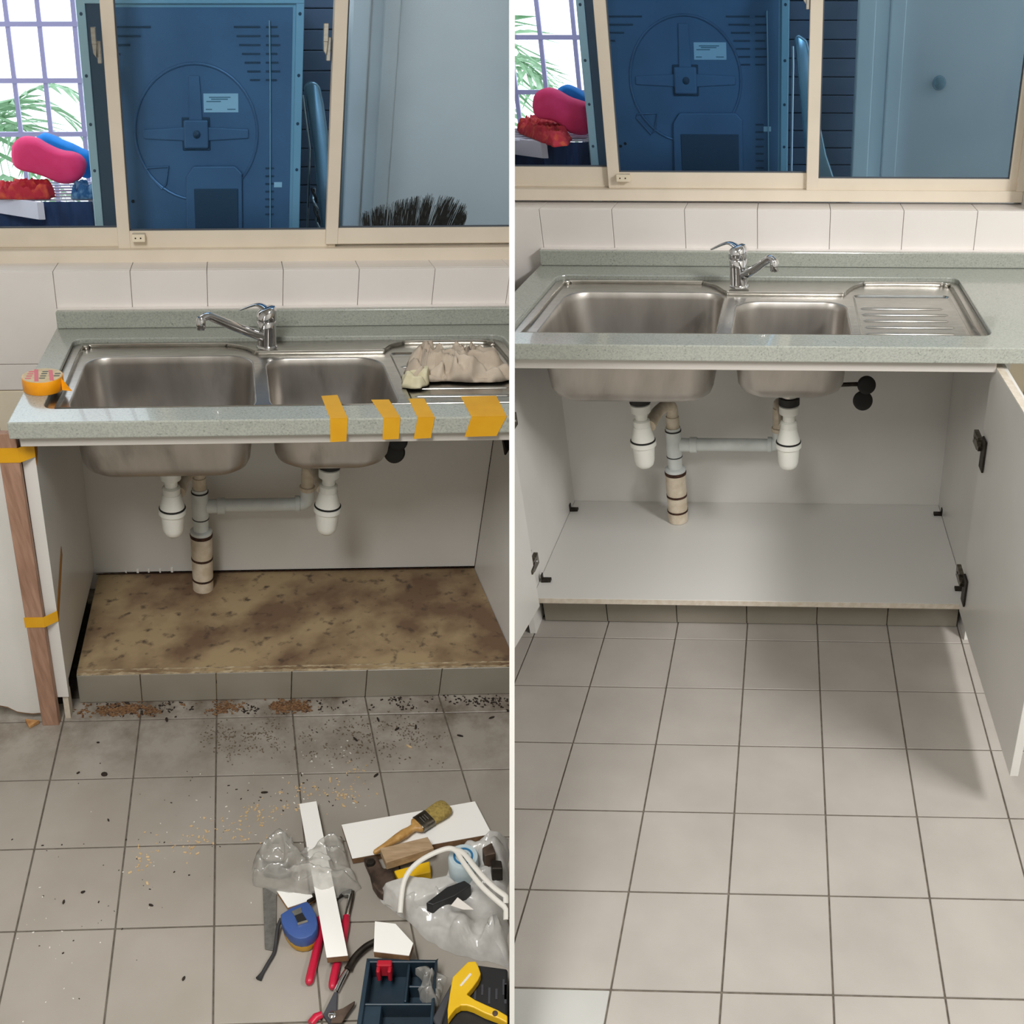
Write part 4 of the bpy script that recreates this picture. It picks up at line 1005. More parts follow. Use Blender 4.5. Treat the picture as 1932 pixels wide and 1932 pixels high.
MB().lathe((cn[0], cn[1], 0), [(0.030, 0.002), (0.032, 0.006), (0.032, 0.070), (0.030, 0.074)], 30).build('tin_body', 'can_blue', can, smooth=True)
MB().lathe((cn[0], cn[1], 0.0742), [(0.0165, 0), (0.021, 0), (0.021, 0.0008), (0.0165, 0.0008)], 28, (0, 0, 1), False, False).build('blue_ring', 'print_blue', can)
tx = bpy.data.curves.new('tin_number', 'FONT'); tx.body = 'C3'; tx.size = 0.020; tx.align_x = 'CENTER'; tx.align_y = 'CENTER'
tmp = bpy.data.objects.new('tin_text', tx); COL.objects.link(tmp); bpy.context.view_layer.update()
tm = bpy.data.meshes.new_from_object(tmp.evaluated_get(bpy.context.evaluated_depsgraph_get())); bpy.data.objects.remove(tmp)
tm.materials.clear(); tm.materials.append(MATS['print_dark'])
to = bpy.data.objects.new('tin_number', tm); COL.objects.link(to); to.parent = can; to.location = (0, 0, 0.0752)
for nm, quad, z0, z1, m, lab_, cat_ in (
        ('mouth_shade', [(-0.1729,1.1411,0.05),(-0.1626,1.1504,0.05),(-0.1339,1.1775,0.05),(-0.0981,1.1938,0.05),(-0.0835,1.1824,0.05),(-0.1158,1.1568,0.05),(-0.1587,1.1364,0.05)], 0.012, 0.056, 'black_plastic', 'black slab standing for the shade in the mouth of the carrier bag', 'painted shade'),  # black slab painted in for the dark of the bag's open mouth
        ('paper_tag', [(-0.1203,1.1125,0.085),(-0.1078,1.1309,0.085),(-0.0742,1.1034,0.085),(-0.0956,1.1034,0.085)], 0.086, 0.0875, 'paper', 'torn white paper tag lying on the carrier bag', 'paper'),
        ('dark_fitting', [(-0.0627,1.2483,0.06),(-0.0427,1.2622,0.06),(-0.0335,1.2346,0.06),(-0.0564,1.2278,0.06)], 0.05, 0.088, 'brown_metal', 'dark metal fitting behind the twisted bag handle', 'fitting'),
        ('dark_fitting', [(-0.0449,1.2278,0.06),(-0.0219,1.2244,0.06),(-0.0189,1.2043,0.06),(-0.0416,1.2043,0.06)], 0.04, 0.078, 'dark_metal', 'round dark fitting in front of the other fitting in the bag', 'fitting')):
    MB().prism([(min(p[0], -0.01), p[1]) for p in quad], z0, z1).build(nm, m, None, bevel=0.002, seg=2, label=lab_, cat=cat_)

# ------------------------------------------------------------------ dirt and chips on the floor of the left bay
def chips(name, m, label, area, count, size, seed, flat=0.4, gate=0.0):
    r = random.Random(seed); mb = MB()
    for _ in range(count):
        u, v = r.random(), r.gauss(0.5, 0.22)
        (x0, y0), (x1, y1), w = area
        x = x0 + (x1 - x0) * u + r.gauss(0, 0.012); y = y0 + (y1 - y0) * u + (v - 0.5) * w
        if nz(x, y, seed * 3.7, 11) + 0.6 * nz(x, y, seed, 31) < r.uniform(-0.25, 0.45) - gate: continue
        s = size * r.uniform(0.35, 1.3); a = r.uniform(0, 6.3); e = r.uniform(0.8, 1.9)
        ca, sa = math.cos(a), math.sin(a)
        pts = [(x + ca * s * e * i - sa * s * j, y + sa * s * e * i + ca * s * j) for i, j in ((-1, -0.6), (0.8, -0.8), (1.1, 0.5), (-0.7, 0.9))]
        mb.hexa([(p[0], p[1], 0.0006 + s * flat * r.uniform(0.5, 1)) for p in pts], [(p[0], p[1], 0.0004) for p in pts])
    return mb.build(name, m, None, 'A', label=label, cat='debris', kind='stuff')


chips('sawdust', 'sawdust', 'brown sawdust and rotten wood crumbs along the foot of the stained slab', ((0.02, -0.028), (0.62, -0.03), 0.05), 2600, 0.0030, 1, gate=0.22)
chips('rotten_crumbs', 'dark_chip', 'dark rotten crumbs along the tiled step below the slab', ((0.05, -0.02), (1.15, -0.03), 0.07), 1300, 0.0024, 2)
chips('fine_dirt', 'dirt', 'fine brown dirt scattered over the tiles in front of the slab', ((0.35, -0.12), (0.95, -0.16), 0.22), 1700, 0.0016, 3)
chips('pale_shavings', 'pale_chip', 'pale wood shavings scattered on the tiles behind the tools', ((0.20, -0.50), (0.75, -0.28), 0.14), 420, 0.0024, 4)
chips('white_flakes', 'white_flake', 'small white flakes scattered over the left floor tiles', ((-0.05, -0.70), (0.75, -0.25), 0.42), 260, 0.0014, 5)
chips('dark_specks', 'dark_chip', 'small dark specks scattered over the left floor tiles', ((-0.1, -0.70), (0.75, -0.20), 0.5), 260, 0.0014, 6)
SPOTS = [(0.1068,-0.2548,0),(0.0429,-0.2484,0),(0.0645,-0.6051,0),(0.1328,-0.3947,-0),(0.2463,-0.6182,0),(0.1012,-0.5827,0),(0.321,-0.7795,0)] + [(0.2474,-0.0708,-0),(0.1376,-0.0033,0),(0.0786,-0.1478,0)] + [(0.8429,-0.124,0),(0.8927,-0.1182,0),(0.7308,-0.1565,0),(1.0002,-0.1531,0),(1.0982,-0.09,-0),(0.8694,-0.0105,0),(0.7995,-0.0881,-0),(0.8629,-0.1864,0)] + [(0.4927,-0.3243,0),(0.7656,-0.2793,0)]
for i, (a, b, _) in enumerate(SPOTS):
    s = (0.008, 0.0045, 0.005, 0.004, 0.005, 0.005, 0.005, 0.008, 0.010, 0.004)[i] if i < 10 else 0.0085
    t = 0.7 * i; e = (0.45 if i else 0.8) if i < 10 else 0.3
    pts = [(a + s * (math.cos(q) * math.cos(t) - e * math.sin(q) * math.sin(t)) * (1 + 0.3 * nz(i * 3.1, q)), b + s * (math.cos(q) * math.sin(t) + e * math.sin(q) * math.cos(t))) for q in [k * 0.785 for k in range(8)]]
    MB().hexa([(p[0], p[1], 0.003 + 0.0015 * nz(k, i)) for k, p in enumerate(pts)], [(p[0], p[1], 0.0004) for p in pts]).build('wood_chip', 'dark_chip' if i != 17 else 'pale_chip', None, 'A', label={0: 'largest dark brown smear of rotten wood, by itself on the left floor tiles', 6: 'lone dark chip nearest the front on the left floor tiles', 7: 'dark lump of rotten wood just below the sawdust', 8: 'dark lump of rotten wood against the tiled step, amid sawdust', 18: 'thin dark sliver above the narrow white board strip'}.get(i, 'dark rotten wood chips scattered on the floor tiles before the slab'), cat='wood chip', group='dark wood chips on the floor')

# ------------------------------------------------------------------ service yard behind the windows
def pillow(mb, outline, b0, b1, amax=9, secs=((0, 0.72), (0.10, 0.90), (0.28, 1.0), (0.72, 1.0), (0.90, 0.90), (1, 0.72))):
    o = [(min(p[0], amax), p[1]) for p in spline([(x, y, 0) for x, y in outline + outline[:1]], 3)][:-1]
    cx, cy = sum(p[0] for p in o) / len(o), sum(p[1] for p in o) / len(o)
    return mb.loft([[(cx + (p[0] - cx) * f, b0 + (b1 - b0) * t, cy + (p[1] - cy) * f) for p in o] for t, f in secs])


def dryer(bay, q, label):
    """back of a tumble dryer: bent sheet flanges, pressed ring, cross arms and hub, vent slots, label"""
    b, x0, x1, top, base = q['b'], q['x0'], q['x1'], q['top'], 0.80
    w = x1 - x0
    t = thing('tumble_dryer', label, 'dryer', ((x0 + x1) / 2, b + 0.25, base), bay)
    MB().box(x0, x1, b + 0.004, b + 0.50, base, top).build('casing', 'dryer_flange', t, bay, bevel=0.004, clip=True)
    MB().box(x0 + 0.06, x1 - 0.03, b + 0.0015, b + 0.0035, base + 0.02, top - 0.03).build('back_sheet', 'dryer_back', t, bay, clip=True)
    for a0, a1, m, d in ((x0, x0 + 0.024, 'dryer_flange', -0.006), (x0 + 0.024, x0 + 0.066, 'dryer_dark', -0.003), (x1 - 0.022, x1, 'dryer_flange', -0.006)):
        fl = MB().box(a0, a1, b + d, b + 0.004, base, top).build('flange', m, t, bay, bevel=0.0015, clip=True)
        if m == 'dryer_flange' and fl:
            for c in (top - 0.045, top - 0.19, top - 0.31, top - 0.43):
                MB().lathe(((a0 + a1) / 2, b + d - 0.0012, c), [(0.004, 0), (0.0045, 0.0015)], 10, (0, 1, 0)).build('screw', 'dryer_dark', fl, bay, clip=True)
    MB().box(x0 + 0.02, x1, b - 0.007, b + 0.004, top - 0.022, top).build('top_flange', 'dryer_flange', t, bay, bevel=0.0015, clip=True)
    hx, hz, R = q['hub'][0], q['hub'][1], q['R']
    ring = [(hx + R * math.cos(k), b + 0.001, hz + R * 1.03 * math.sin(k)) for k in [math.pi * 2 * i / 48 for i in range(49)]]
    MB().tube(ring, 0.0042, 8).build('pressed_ring', 'dryer_back', t, bay, smooth=True)
    al = q['arm']
    for pts in ([(hx - al, hz + 0.012), (hx - 0.03, hz + 0.018), (hx - 0.03, hz - 0.018), (hx - al, hz - 0.012)], [(hx + 0.03, hz + 0.018), (hx + al, hz + 0.012), (hx + al, hz - 0.012), (hx + 0.03, hz - 0.018)], [(hx - 0.019, hz + 0.03), (hx - 0.016, hz + al), (hx + 0.014, hz + al), (hx + 0.019, hz + 0.03)]):
        MB().prism(pts, b - 0.004, b + 0.002, 'b').build('pressed_arm', 'dryer_back', t, bay, bevel=0.003, seg=2, clip=True)
    hb = MB().box(hx - 0.039, hx + 0.039, b - 0.002, b + 0.002, hz - 0.043, hz + 0.043).build('hub_recess', 'dryer_dark', t, bay, bevel=0.002)
    MB().box(hx - 0.034, hx + 0.034, b - 0.012, b - 0.001, hz - 0.037, hz + 0.037).build('hub', 'dryer_back', t, bay, bevel=0.005, seg=2)
    MB().lathe((hx + 0.002, b - 0.014, hz), [(0.012, 0.003), (0.009, 0), (0.004, -0.003), (0, -0.004)][::-1], 14, (0, 1, 0)).build('hub_bolt', 'dryer_dark', t, bay, smooth=True)
    l0, l1, l2, l3 = q['label']
    lb = MB().box(l0, l1, b - 0.0005, b + 0.002, l2, l3).build('rating_label', 'sticker', t, bay, label='pale rating label')
    for k, (u0, u1, v) in enumerate(((0.16, 0.78, 0.80), (0.22, 0.7, 0.70), (0.08, 0.5, 0.58), (0.06, 0.24, 0.16), (0.68, 0.92, 0.16))):
        MB().box(l0 + (l1 - l0) * u0, l0 + (l1 - l0) * u1, b - 0.0009, b - 0.0004, l2 + (l3 - l2) * v - 0.0014, l2 + (l3 - l2) * v + 0.0014).build('print_line', 'sticker_ink', lb, bay)
    p0, p1, p2 = q['hatch']
    MB().prism([(p0, base + 0.05), (p1, base + 0.05), (p1, p2 - 0.02), (p1 - 0.02, p2), (p0 + 0.03, p2), (p0 + 0.008, p2 - 0.03)], b - 0.010, b + 0.002, 'b').build('lower_hatch', 'dryer_back', t, bay, bevel=0.004, seg=2)
    MB().prism([(p0 + 0.03, base + 0.05), (p1 - 0.012, base + 0.05), (p1 - 0.012, p2 - 0.06), (p0 + 0.03, p2 - 0.06)], b - 0.0125, b - 0.009, 'b').build('hatch_recess', 'dryer_dark', t, bay, bevel=0.002)
    MB().tube([(p0 - 0.10, b - 0.001, p2 - 0.005), (p0 - 0.04, b - 0.001, p2 - 0.002), (p0 - 0.05, b - 0.001, p2 - 0.05), (p0 - 0.062, b - 0.001, p2 - 0.062), (p0 - 0.105, b - 0.001, p2 - 0.015), (p0 - 0.10, b - 0.001, p2 - 0.005)], 0.003, 8).build('pressed_triangle', 'dryer_back', t, bay, smooth=True)
    tb = MB().tube([(p1 + 0.075, b - 0.006, top - 0.06), (p1 + 0.078, b - 0.006, top - 0.2), (p1 + 0.082, b - 0.006, base + 0.1)], 0.002, 8).build('cable', 'dryer_flange', t, bay, smooth=True)
    MB().box(x1 - 0.075, x1 - 0.052, b - 0.0015, b + 0.002, hz - 0.142, hz - 0.128).build('small_sticker', 'sticker', t, bay)
    for k in range(7):      # slots in the upper corners and at the right
        c = top - 0.075 - 0.021 * k
        for a0, a1 in ((x1 - 0.185 + 0.007 * k, x1 - 0.115), (x1 - 0.10, x1 - 0.07 + 0.004 * (k % 3))):
            MB().box(a0, a1, b - 0.0012, b + 0.002, c - 0.0022, c + 0.0022).build('vent_slot', 'dryer_dark', t, bay)
        if k < 5:
            MB().box(x0 + 0.085, x0 + 0.19 - 0.028 * k, b - 0.0012, b + 0.002, c - 0.0022, c + 0.0022).build('vent_slot', 'dryer_dark', t, bay)
        MB().box(x1 - 0.10, x1 - 0.072, b - 0.0012, b + 0.002, base + 0.08 + 0.021 * k, base + 0.0844 + 0.021 * k).build('vent_slot', 'dryer_dark', t, bay)
        MB().box(x1 - 0.10, x1 - 0.075, b - 0.0012, b + 0.002, base + 0.29 + 0.021 * k, base + 0.2944 + 0.021 * k).build('vent_slot', 'dryer_dark', t, bay)
    for dx in (0.098, 0.113):
        MB().lathe((x0 + dx, b - 0.0005, hz - 0.185 + (dx - 0.1) * 0.5), [(0.0045, 0), (0.0045, 0.002)], 10, (0, 1, 0)).build('round_hole', 'rubber', t, bay)
    return t


dryer('A', dict(b=0.85, x0=0.042, x1=0.636, top=1.645, hub=(0.343, 1.309), R=0.17, arm=0.146, label=(0.366, 0.461, 1.364, 1.411), hatch=(0.302, 0.47, 1.226)), 'blue-grey back of a tumble dryer seen through the left window')
dryer('B', dict(b=0.93, x0=0.058, x1=0.68, top=1.585, hub=(0.369, 1.341), R=0.168, arm=0.152, label=(0.397, 0.494, 1.397, 1.443), hatch=(0.317, 0.54, 1.252)), 'blue-grey back of a tumble dryer seen through the right window')


def yard(bay, q):
    far = q['far']
    # floor, parapet under the grille, side walls
    struct('yard_floor', MB().box(-2.2, 2.6, q['wall'] + 0.28, far + 0.3, -0.1, 0.0), 'paint_white', None, bay, clip=True)
    struct('yard_ledge', MB().box(q['dx0'] - 0.03, q['dx1'] + 0.03, q['db'] - 0.03, q['db'] + 0.6, 0.0, 0.8), 'paint_white', None, bay, clip=True)
    struct('wall_yard', MB().box(-2.2, 2.6, far, far + 0.08, 0, 0.95), 'haze_wall', None, bay, clip=True)
    struct('wall_yard_side', MB().box(q['pale'], 2.6, q['pb'], q['pb'] + 0.06, 0, 2.3).box(q['pale'], q['pale'] + 0.055, q['pb'] - 0.03, q['pb'], 0, 2.3).box(q['rib'], q['rib'] + 0.05, q['pb'] - 0.012, q['pb'], 0, 2.3), 'yard_wall', None, bay, bevel=0.004, clip=True)
    # dark boarded screen between dryer and side wall
    lv = thing('boarded_screen', q['l_screen'], 'screen', ((q['dx1'] + q['pale']) / 2, q['pb'] + 0.2, 0), bay)
    c = 0.02
    while c < 2.25:
        MB().box(q['dx1'] - 0.25, q['pale'] + 0.12, q['pb'] + 0.2, q['pb'] + 0.212, c, c + 0.056).build('board', 'louvre', lv, bay, bevel=0.002, clip=True); c += 0.059
    MB().box(q['dx1'] - 0.25, q['pale'] + 0.12, q['pb'] + 0.2122, q['pb'] + 0.214, 0, 2.27).build('backing', 'dryer_dark', lv, bay, clip=True)
    for a in (q['dx1'] - 0.2, q['pale'] + 0.08):
        MB().box(a, a + 0.03, q['pb'] + 0.2142, q['pb'] + 0.23, 0, 2.27).build('post', 'louvre', lv, bay, clip=True)
    # window grille
    g = thing('window_grille', q['l_grille'], 'grille', (-0.3, far - 0.03, 0.95), bay)
    for a in q['bars']:
        MB().box(a, a + 0.016, far + 0.02, far + 0.034, 0.95, 2.5).build('bar', 'grille_paint', g, bay, clip=True)
    for cc in q['rails']:
        MB().box(-2.0, 0.35, far + 0.018, far + 0.036, cc, cc + 0.016).build('rail', 'grille_paint', g, bay, clip=True)
    # drying rack
    r = thing('drying_rack', q['l_rack'], 'drying rack', (q['rk'][0], q['rk'][1], 0), bay)
    rx, rb, rc = q['rk']
    for k in range(7):
        MB().tube([(rx - 0.45, rb + 0.05 * k, rc), (q['dx0'] - 0.014, rb + 0.05 * k, rc)], 0.003, 8).build('rod', 'rack_white', r, bay, smooth=True, clip=True)
    for a in (rx - 0.05, ):
        MB().hexa([(a - 0.16, rb + 0.04, rc + 0.004), (a - 0.14, rb + 0.04, rc + 0.004), (a + 0.002, rb - 0.06, rc + 0.004), (a - 0.018, rb - 0.06, rc + 0.004)], [(a - 0.16, rb + 0.04, rc - 0.045), (a - 0.14, rb + 0.04, rc - 0.045), (a + 0.002, rb - 0.06, rc - 0.045), (a - 0.018, rb - 0.06, rc - 0.045)]).build('end_bar', 'rack_white', r, bay, bevel=0.001, clip=True)
    for a in (rx - 0.44, q['dx0'] - 0.022):
        MB().tube([(a, rb, rc), (a, rb + 0.30, rc)], 0.007, 10).build('side_bar', 'rack_white', r, bay, smooth=True, clip=True)
        for b0, b1 in ((rb, rb + 0.3), (rb + 0.3, rb)):
            MB().tube([(a, b0, rc), (a, b1, 0.0)], 0.008, 8).build('leg', 'rack_white', r, bay, smooth=True, clip=True)


yard('A', dict(far=1.75, wall=0.53, dx0=0.042, dx1=0.636, db=0.85, pale=0.803, pb=1.2, rib=0.90, bars=[-0.46, -0.348, -0.236, -0.112, 0.012], rails=[1.375, 1.555, 1.195], rk=(-0.06, 0.95, 1.118),
               l_screen='dark boarded screen beside the left tumble dryer', l_grille='mauve window grille bars behind the slippers, left window', l_rack='white drying rack with slippers on it, left window'))
yard('B', dict(far=1.75, wall=0.615, dx0=0.058, dx1=0.68, db=0.93, pale=0.906, pb=1.28, rib=1.01, bars=[-0.40, -0.28, -0.148, -0.022], rails=[1.425, 1.235, 1.62], rk=(-0.03, 1.0, 1.162),
               l_screen='dark boarded screen beside the right tumble dryer', l_grille='mauve window grille bars behind the slippers, right window', l_rack='white drying rack with slippers on it, right window'))

# slippers and clothes on the racks
PK = [(-0.2049,0.98,1.238),(-0.1995,0.98,1.2632),(-0.1819,0.98,1.2809),(-0.1584,0.98,1.2862),(-0.1286,0.98,1.2807),(-0.1072,0.98,1.2682),(-0.082,0.98,1.2555),(-0.0561,0.98,1.2464),(-0.0296,0.98,1.2427),(-0.0075,0.98,1.2335),(0.0062,0.98,1.2153),(0.004,0.98,1.1933),(-0.0077,0.98,1.173),(-0.0304,0.98,1.1608),(-0.0581,0.98,1.1576),(-0.0847,0.98,1.1641),(-0.118,0.98,1.1791),(-0.1554,0.98,1.1904),(-0.1854,0.98,1.1979),(-0.2027,0.98,1.2126)]
BL_ = [(-0.1542,1.1,1.2699),(-0.131,1.1,1.2817),(-0.1039,1.1,1.2753),(-0.0814,1.1,1.2641),(-0.0469,1.1,1.2509),(-0.0164,1.1,1.2358),(0.014,1.1,1.2187),(0.0184,1.1,1.1787),(0,1.1,1.1556),(-0.0317,1.1,1.1635),(-0.1071,1.1,1.2136),(-0.1435,1.1,1.2438)]
pillow(MB(), [(p[0], p[2]) for p in PK], 0.955, 1.045, 0.03).build('slipper', 'pink_foam', None, 'A', smooth=True, angle=80, label='pink padded slipper on the drying rack, left window', cat='slipper')
pillow(MB(), [(p[0], p[2]) for p in BL_], 1.07, 1.16, 0.03).build('slipper', 'blue_foam', None, 'A', smooth=True, angle=80, label='blue padded slipper behind the pink one, left window', cat='slipper')
PK = [(-0.1347,1.03,1.2599),(-0.1267,1.03,1.2871),(-0.1119,1.03,1.3025),(-0.0894,1.03,1.311),(-0.0622,1.03,1.3072),(-0.038,1.03,1.295),(-0.0137,1.03,1.2827),(0.0153,1.03,1.2738),(0.0361,1.03,1.268),(0.065,1.03,1.2564),(0.0713,1.03,1.2329),(0.0592,1.03,1.1972),(0.0357,1.03,1.1792),(0.0091,1.03,1.1751),(-0.0249,1.03,1.183),(-0.0446,1.03,1.2009),(-0.0732,1.03,1.2168),(-0.1155,1.03,1.2246),(-0.1313,1.03,1.2364)]
BL_ = [(-0.0781,1.14,1.2982),(-0.0614,1.14,1.3094),(-0.0434,1.14,1.3122),(-0.018,1.14,1.3023),(0.011,1.14,1.2845),(0.0487,1.14,1.2625),(0.05,1.14,1.2302),(0.0228,1.14,1.226),(-0.0393,1.14,1.2704)]
pillow(MB(), [(p[0], p[2]) for p in PK], 1.005, 1.095, 0.048).build('slipper', 'pink_foam', None, 'B', smooth=True, angle=80, label='pink padded slipper on the drying rack, right window', cat='slipper', clip=True)
pillow(MB(), [(p[0], p[2]) for p in BL_], 1.12, 1.2, 0.048).build('slipper', 'blue_foam', None, 'B', smooth=True, angle=80, label='blue padded slipper behind the pink one, right window', cat='slipper', clip=True)


def clothlump(name, pts, z, h, m, bay, lab_, seed):
    return crumple(name, [(p[0], p[1]) for p in pts], z, h, m, bay, lab_, 'clothing', seed, freq=45, amp=0.6, clip=True)


clothlump('red_garment', [(-0.27, 0.94), (-0.19, 0.93), (-0.105, 0.93), (-0.085, 0.96), (-0.10, 1.02), (-0.2, 1.04), (-0.28, 1.03)], 1.122, 0.045, 'red_cloth', 'A', 'crumpled red patterned garment on the rack, left window', 51)
clothlump('blue_garment', [(-0.035, 0.935), (0.0, 0.93), (0.032, 0.935), (0.034, 0.97), (0.02, 1.01), (-0.03, 0.99)], 1.122, 0.045, 'blue_cloth', 'A', 'crumpled blue patterned garment beside the pink slipper', 52)
clothlump('red_garment', [(-0.2541,1.2367,1.18),(-0.2608,1.3586,1.18),(-0.2443,1.4452,1.18),(-0.1556,1.3612,1.18),(-0.0726,1.1832,1.18),(-0.0059,0.971,1.18),(0.0076,0.843,1.18),(-0.0262,0.8116,1.18),(-0.0814,0.9036,1.18),(-0.1577,1.0355,1.18),(-0.212,1.1237,1.18)], 1.166, 0.04, 'red_cloth', 'B', 'crumpled red patterned garment on the rack, right window', 53)


def hanging(bay, a0, a1, b, c, lab_):
    MB().grid(lambda u, v: (a0 + (a1 - a0) * u, b + 0.006 * nz(u * 9, v * 1.5, 3) - 0.01 * v, c - 0.75 * v), 40, 20).build('hanging_trousers', 'navy_cloth', None, bay, smooth=True, solid=0.004, clip=True, label=lab_, cat='trousers')


hanging('A', -0.125, 0.026, 0.93, 1.116, 'navy trousers hanging from the front of the rack, left window')
hanging('A', -0.4, -0.13, 1.0, 1.10, 'dark trousers hanging at the end of the rack, left window')
hanging('B', -0.105, 0.044, 0.98, 1.16, 'navy trousers hanging from the front of the rack, right window')
hanging('B', -0.3, -0.11, 1.05, 1.14, 'dark trousers hanging at the end of the rack, right window')


# folded ironing board, twisted rod, broom, door knob
def ironing(bay, pts, b, lab_):
    t = thing('ironing_board', lab_, 'ironing board', (pts[0][0], b, pts[-1][1]), bay)
    MB().prism(pts, b, b + 0.035, 'b').build('board_cover', 'silver_cover', t, bay, bevel=0.010, seg=3, smooth=True, clip=True)
    lo = pts[-1]
    MB().tube([(pts[0][0] - 0.004, b - 0.006, pts[0][1] - 0.02), (lo[0] - 0.012, b - 0.006, lo[1]), (lo[0] - 0.016, b - 0.006, 0.01)], 0.004, 8).build('edge_tube', 'chrome', t, bay, smooth=True, clip=True)
    return t


ib = [(0.6576,1.06,1.4104),(0.6691,1.06,1.4246),(0.6888,1.06,1.4264),(0.7051,1.06,1.4139),(0.7189,1.06,1.3634),(0.7342,1.06,1.2821),(0.7551,1.06,1.1276),(0.7667,1.06,1.0057)]
ib = [(p[0], p[2]) for p in ib]
ironing('A', ib + [(ib[-1][0] + 0.03, 0.02), (ib[-1][0] - 0.05, 0.02)] + [(p[0], p[2]) for p in [(0.7239,1.06,1.006),(0.6907,1.06,1.2445)]], 1.06, 'silvery folded ironing board leaning beside the left dryer')
ib = [(p[0], p[2]) for p in [(0.6964,1.14,1.446),(0.7089,1.14,1.461),(0.739,1.14,1.4423),(0.7579,1.14,1.3738),(0.7845,1.14,1.2075),(0.8102,1.14,1.1039),(0.8402,1.14,1.027)]]
ironing('B', ib + [(ib[-1][0] + 0.1, 0.02), (ib[-1][0] - 0.02, 0.02)] + [(p[0], p[2]) for p in [(0.7488,1.14,1.0266),(0.7268,1.14,1.2074),(0.7062,1.14,1.3738)]], 1.14, 'silvery folded ironing board leaning beside the right dryer')
rd = [(0.685,0.98,1.1416),(0.6948,0.98,1.0909),(0.7073,0.98,1.0272)]
rt = thing('twisted_rod', 'twisted shiny metal rod leaning in front of the ironing board', 'rod', (rd[2][0], 0.98, 0.0), 'A')
p0, p1 = Vector(rd[0]), Vector(rd[2]); p1 = p0 + (p1 - p0) * (p0.z / (p0.z - p1.z) * 0.998)
for ph, m in ((0, 'chrome'), (math.pi, 'dark_metal')):
    MB().tube([p0.lerp(p1, k / 200) + Vector((0.0045 * math.cos(ph + k * 0.55), 0.0045 * math.sin(ph + k * 0.55), 0)) for k in range(201)], 0.004, 7).build('strand', m, rt, 'A', smooth=True)
bb = [bp for bp in [(0.8115,0.8,1.102),(0.8491,0.8,1.1184),(0.8867,0.8,1.1311),(0.9246,0.8,1.1382),(0.9546,0.8,1.1472),(0.9964,0.8,1.1525),(1.0468,0.8,1.1485),(1.0866,0.8,1.1373),(1.1038,0.8,1.1225),(1.1107,0.8,1.0964)]]
bw = thing('broom', 'upturned broom with dark bristles behind the left window', 'broom', ((bb[0][0] + bb[-1][0]) / 2, 0.80, 0), 'A')
xl, xr = bb[0][0] + 0.012, bb[-1][0] - 0.006; zb = 1.03
MB().box(xl, xr, 0.785, 0.815, zb - 0.04, zb).build('broom_head', 'bristle_black', bw, 'A', bevel=0.005, clip=True)
MB().tube([((xl + xr) / 2, 0.80, zb - 0.04), ((xl + xr) / 2 - 0.01, 0.82, 0.0)], 0.011, 10).build('broom_handle', 'batten_wood', bw, 'A', smooth=True)
mb = MB(); rr = random.Random(9)
for k in range(1400):
    u = rr.random()
    s = u * (len(bb) - 1); i = min(int(s), len(bb) - 2)
    tip = Vector(bb[i]).lerp(Vector(bb[i + 1]), s - i)
    root = Vector((xl + (xr - xl) * u, 0.79 + 0.02 * rr.random(), zb - 0.005))
    cl_ = 0.5 + 0.5 * math.sin(u * 46 + 1.2 * math.sin(u * 13))
    if rr.random() > 0.25 + 0.75 * cl_: continue
    tip = root.lerp(tip, rr.uniform(0.72, 1.04)) + Vector((rr.gauss(0, 0.003), rr.gauss(0, 0.004), 0))
    w = Vector((0.0007, 0, 0))
    mb.add([root - w, root + w, tip + w * 0.6, tip - w * 0.6, root + Vector((0, 0.0012, 0)), tip + Vector((0, 0.001, 0))], [(0, 1, 2, 3), (1, 4, 5, 2), (4, 0, 3, 5)])
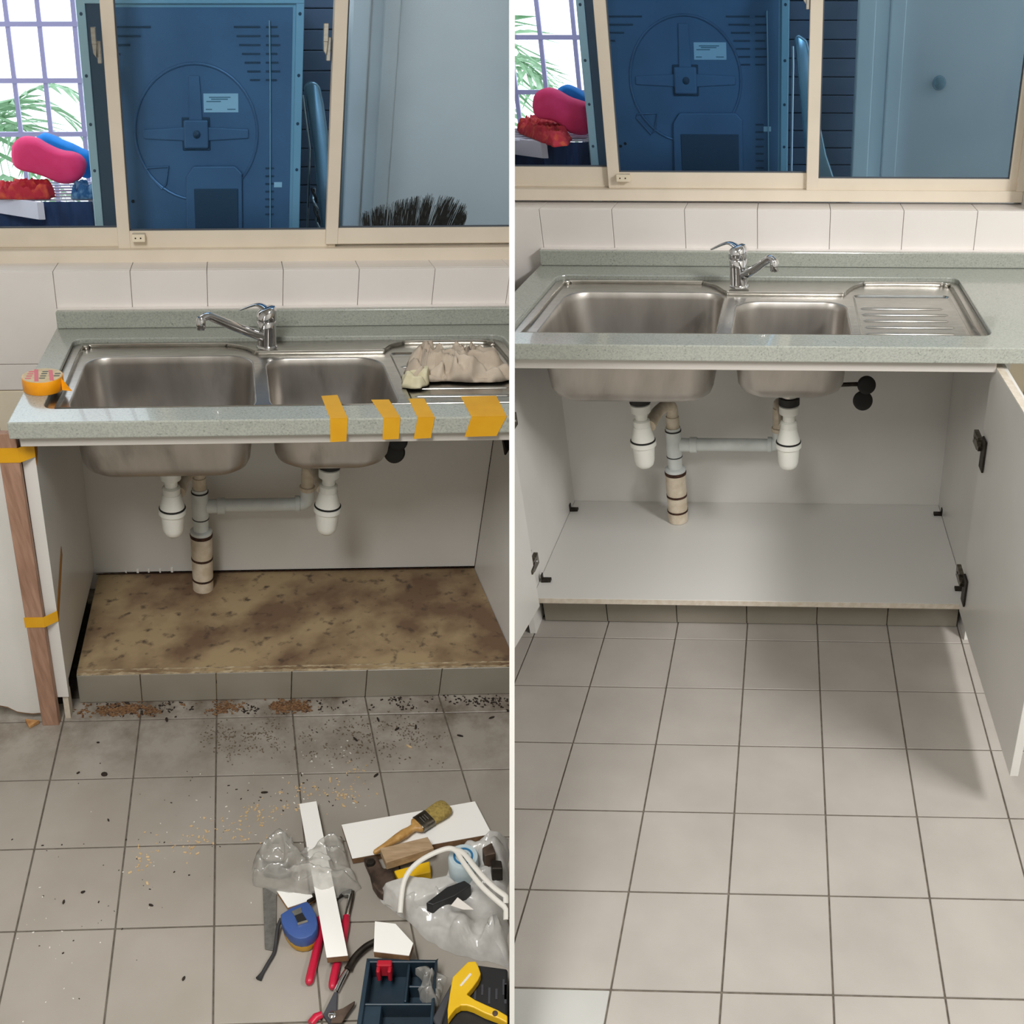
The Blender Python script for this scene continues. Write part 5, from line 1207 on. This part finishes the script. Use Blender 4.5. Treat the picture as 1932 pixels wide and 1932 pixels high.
mb.build('bristles', 'bristle_black', bw, 'A', kind='stuff')
kb = (1.1827,1.26,1.314)
kt = thing('door_knob', 'round glossy knob on the pale yard wall behind the right window', 'knob', (kb[0], 1.26, kb[2]), 'B')
MB().lathe((kb[0], 1.279, kb[2]), [(0.012, 0), (0.012, -0.012), (0.02, -0.02), (0.023, -0.032), (0.018, -0.043), (0.0, -0.048)][::-1], 20, (0, 1, 0)).build('knob_ball', 'silver_cover', kt, 'B', smooth=True, clip=True)

# palms beyond the yard
def palm(bay, a, b, c, seed, lab_, n=11):
    rr = random.Random(seed)
    t = thing('palm_tree', lab_, 'palm tree', (a, b, 0), bay)
    MB().tube([(a, b, 0), (a + 0.03, b, c * 0.5), (a, b, c)], [0.06, 0.05, 0.045], 10).build('trunk', 'trunk', t, bay, smooth=True, clip=True)
    for k in range(n):
        th = 2 * math.pi * k / n + rr.uniform(-0.2, 0.2); le = rr.uniform(0.55, 0.85); up = rr.uniform(0.1, 0.45)
        spine = [Vector((a + math.cos(th) * le * s, b + math.sin(th) * le * s * 0.6, c + up * math.sin(s * 2.2) - 0.55 * s * s * s)) for s in [i / 14 for i in range(15)]]
        m_ = MB()
        m_.tube(spine, [0.007 - 0.0004 * i for i in range(15)], 5)
        for i in range(2, 15):
            d = (spine[i] - spine[i - 1]).normalized(); s_ = d.cross(Vector((0, 0, 1))).normalized()
            ln = 0.24 * math.sin(math.pi * (i / 15) ** 0.8) + 0.05
            for sg in (-1, 1):
                r0 = spine[i]; tip = r0 + (s_ * sg + d * 0.6) * ln + Vector((0, 0, -0.25 * ln)); md = r0.lerp(tip, 0.5) + Vector((0, 0, 0.02))
                m_.add([r0 - d * 0.010, r0 + d * 0.010, md + d * 0.013, tip, md - d * 0.013], [(0, 1, 2, 4), (4, 2, 3)])
        m_.build('frond', 'palm_leaf', t, bay, clip=True)


palm('A', -0.75, 2.7, 1.05, 1, 'palm with feathery fronds outside the yard, left window')
palm('B', -0.95, 2.9, 1.15, 4, 'palm with feathery fronds outside the yard, right window', 12)
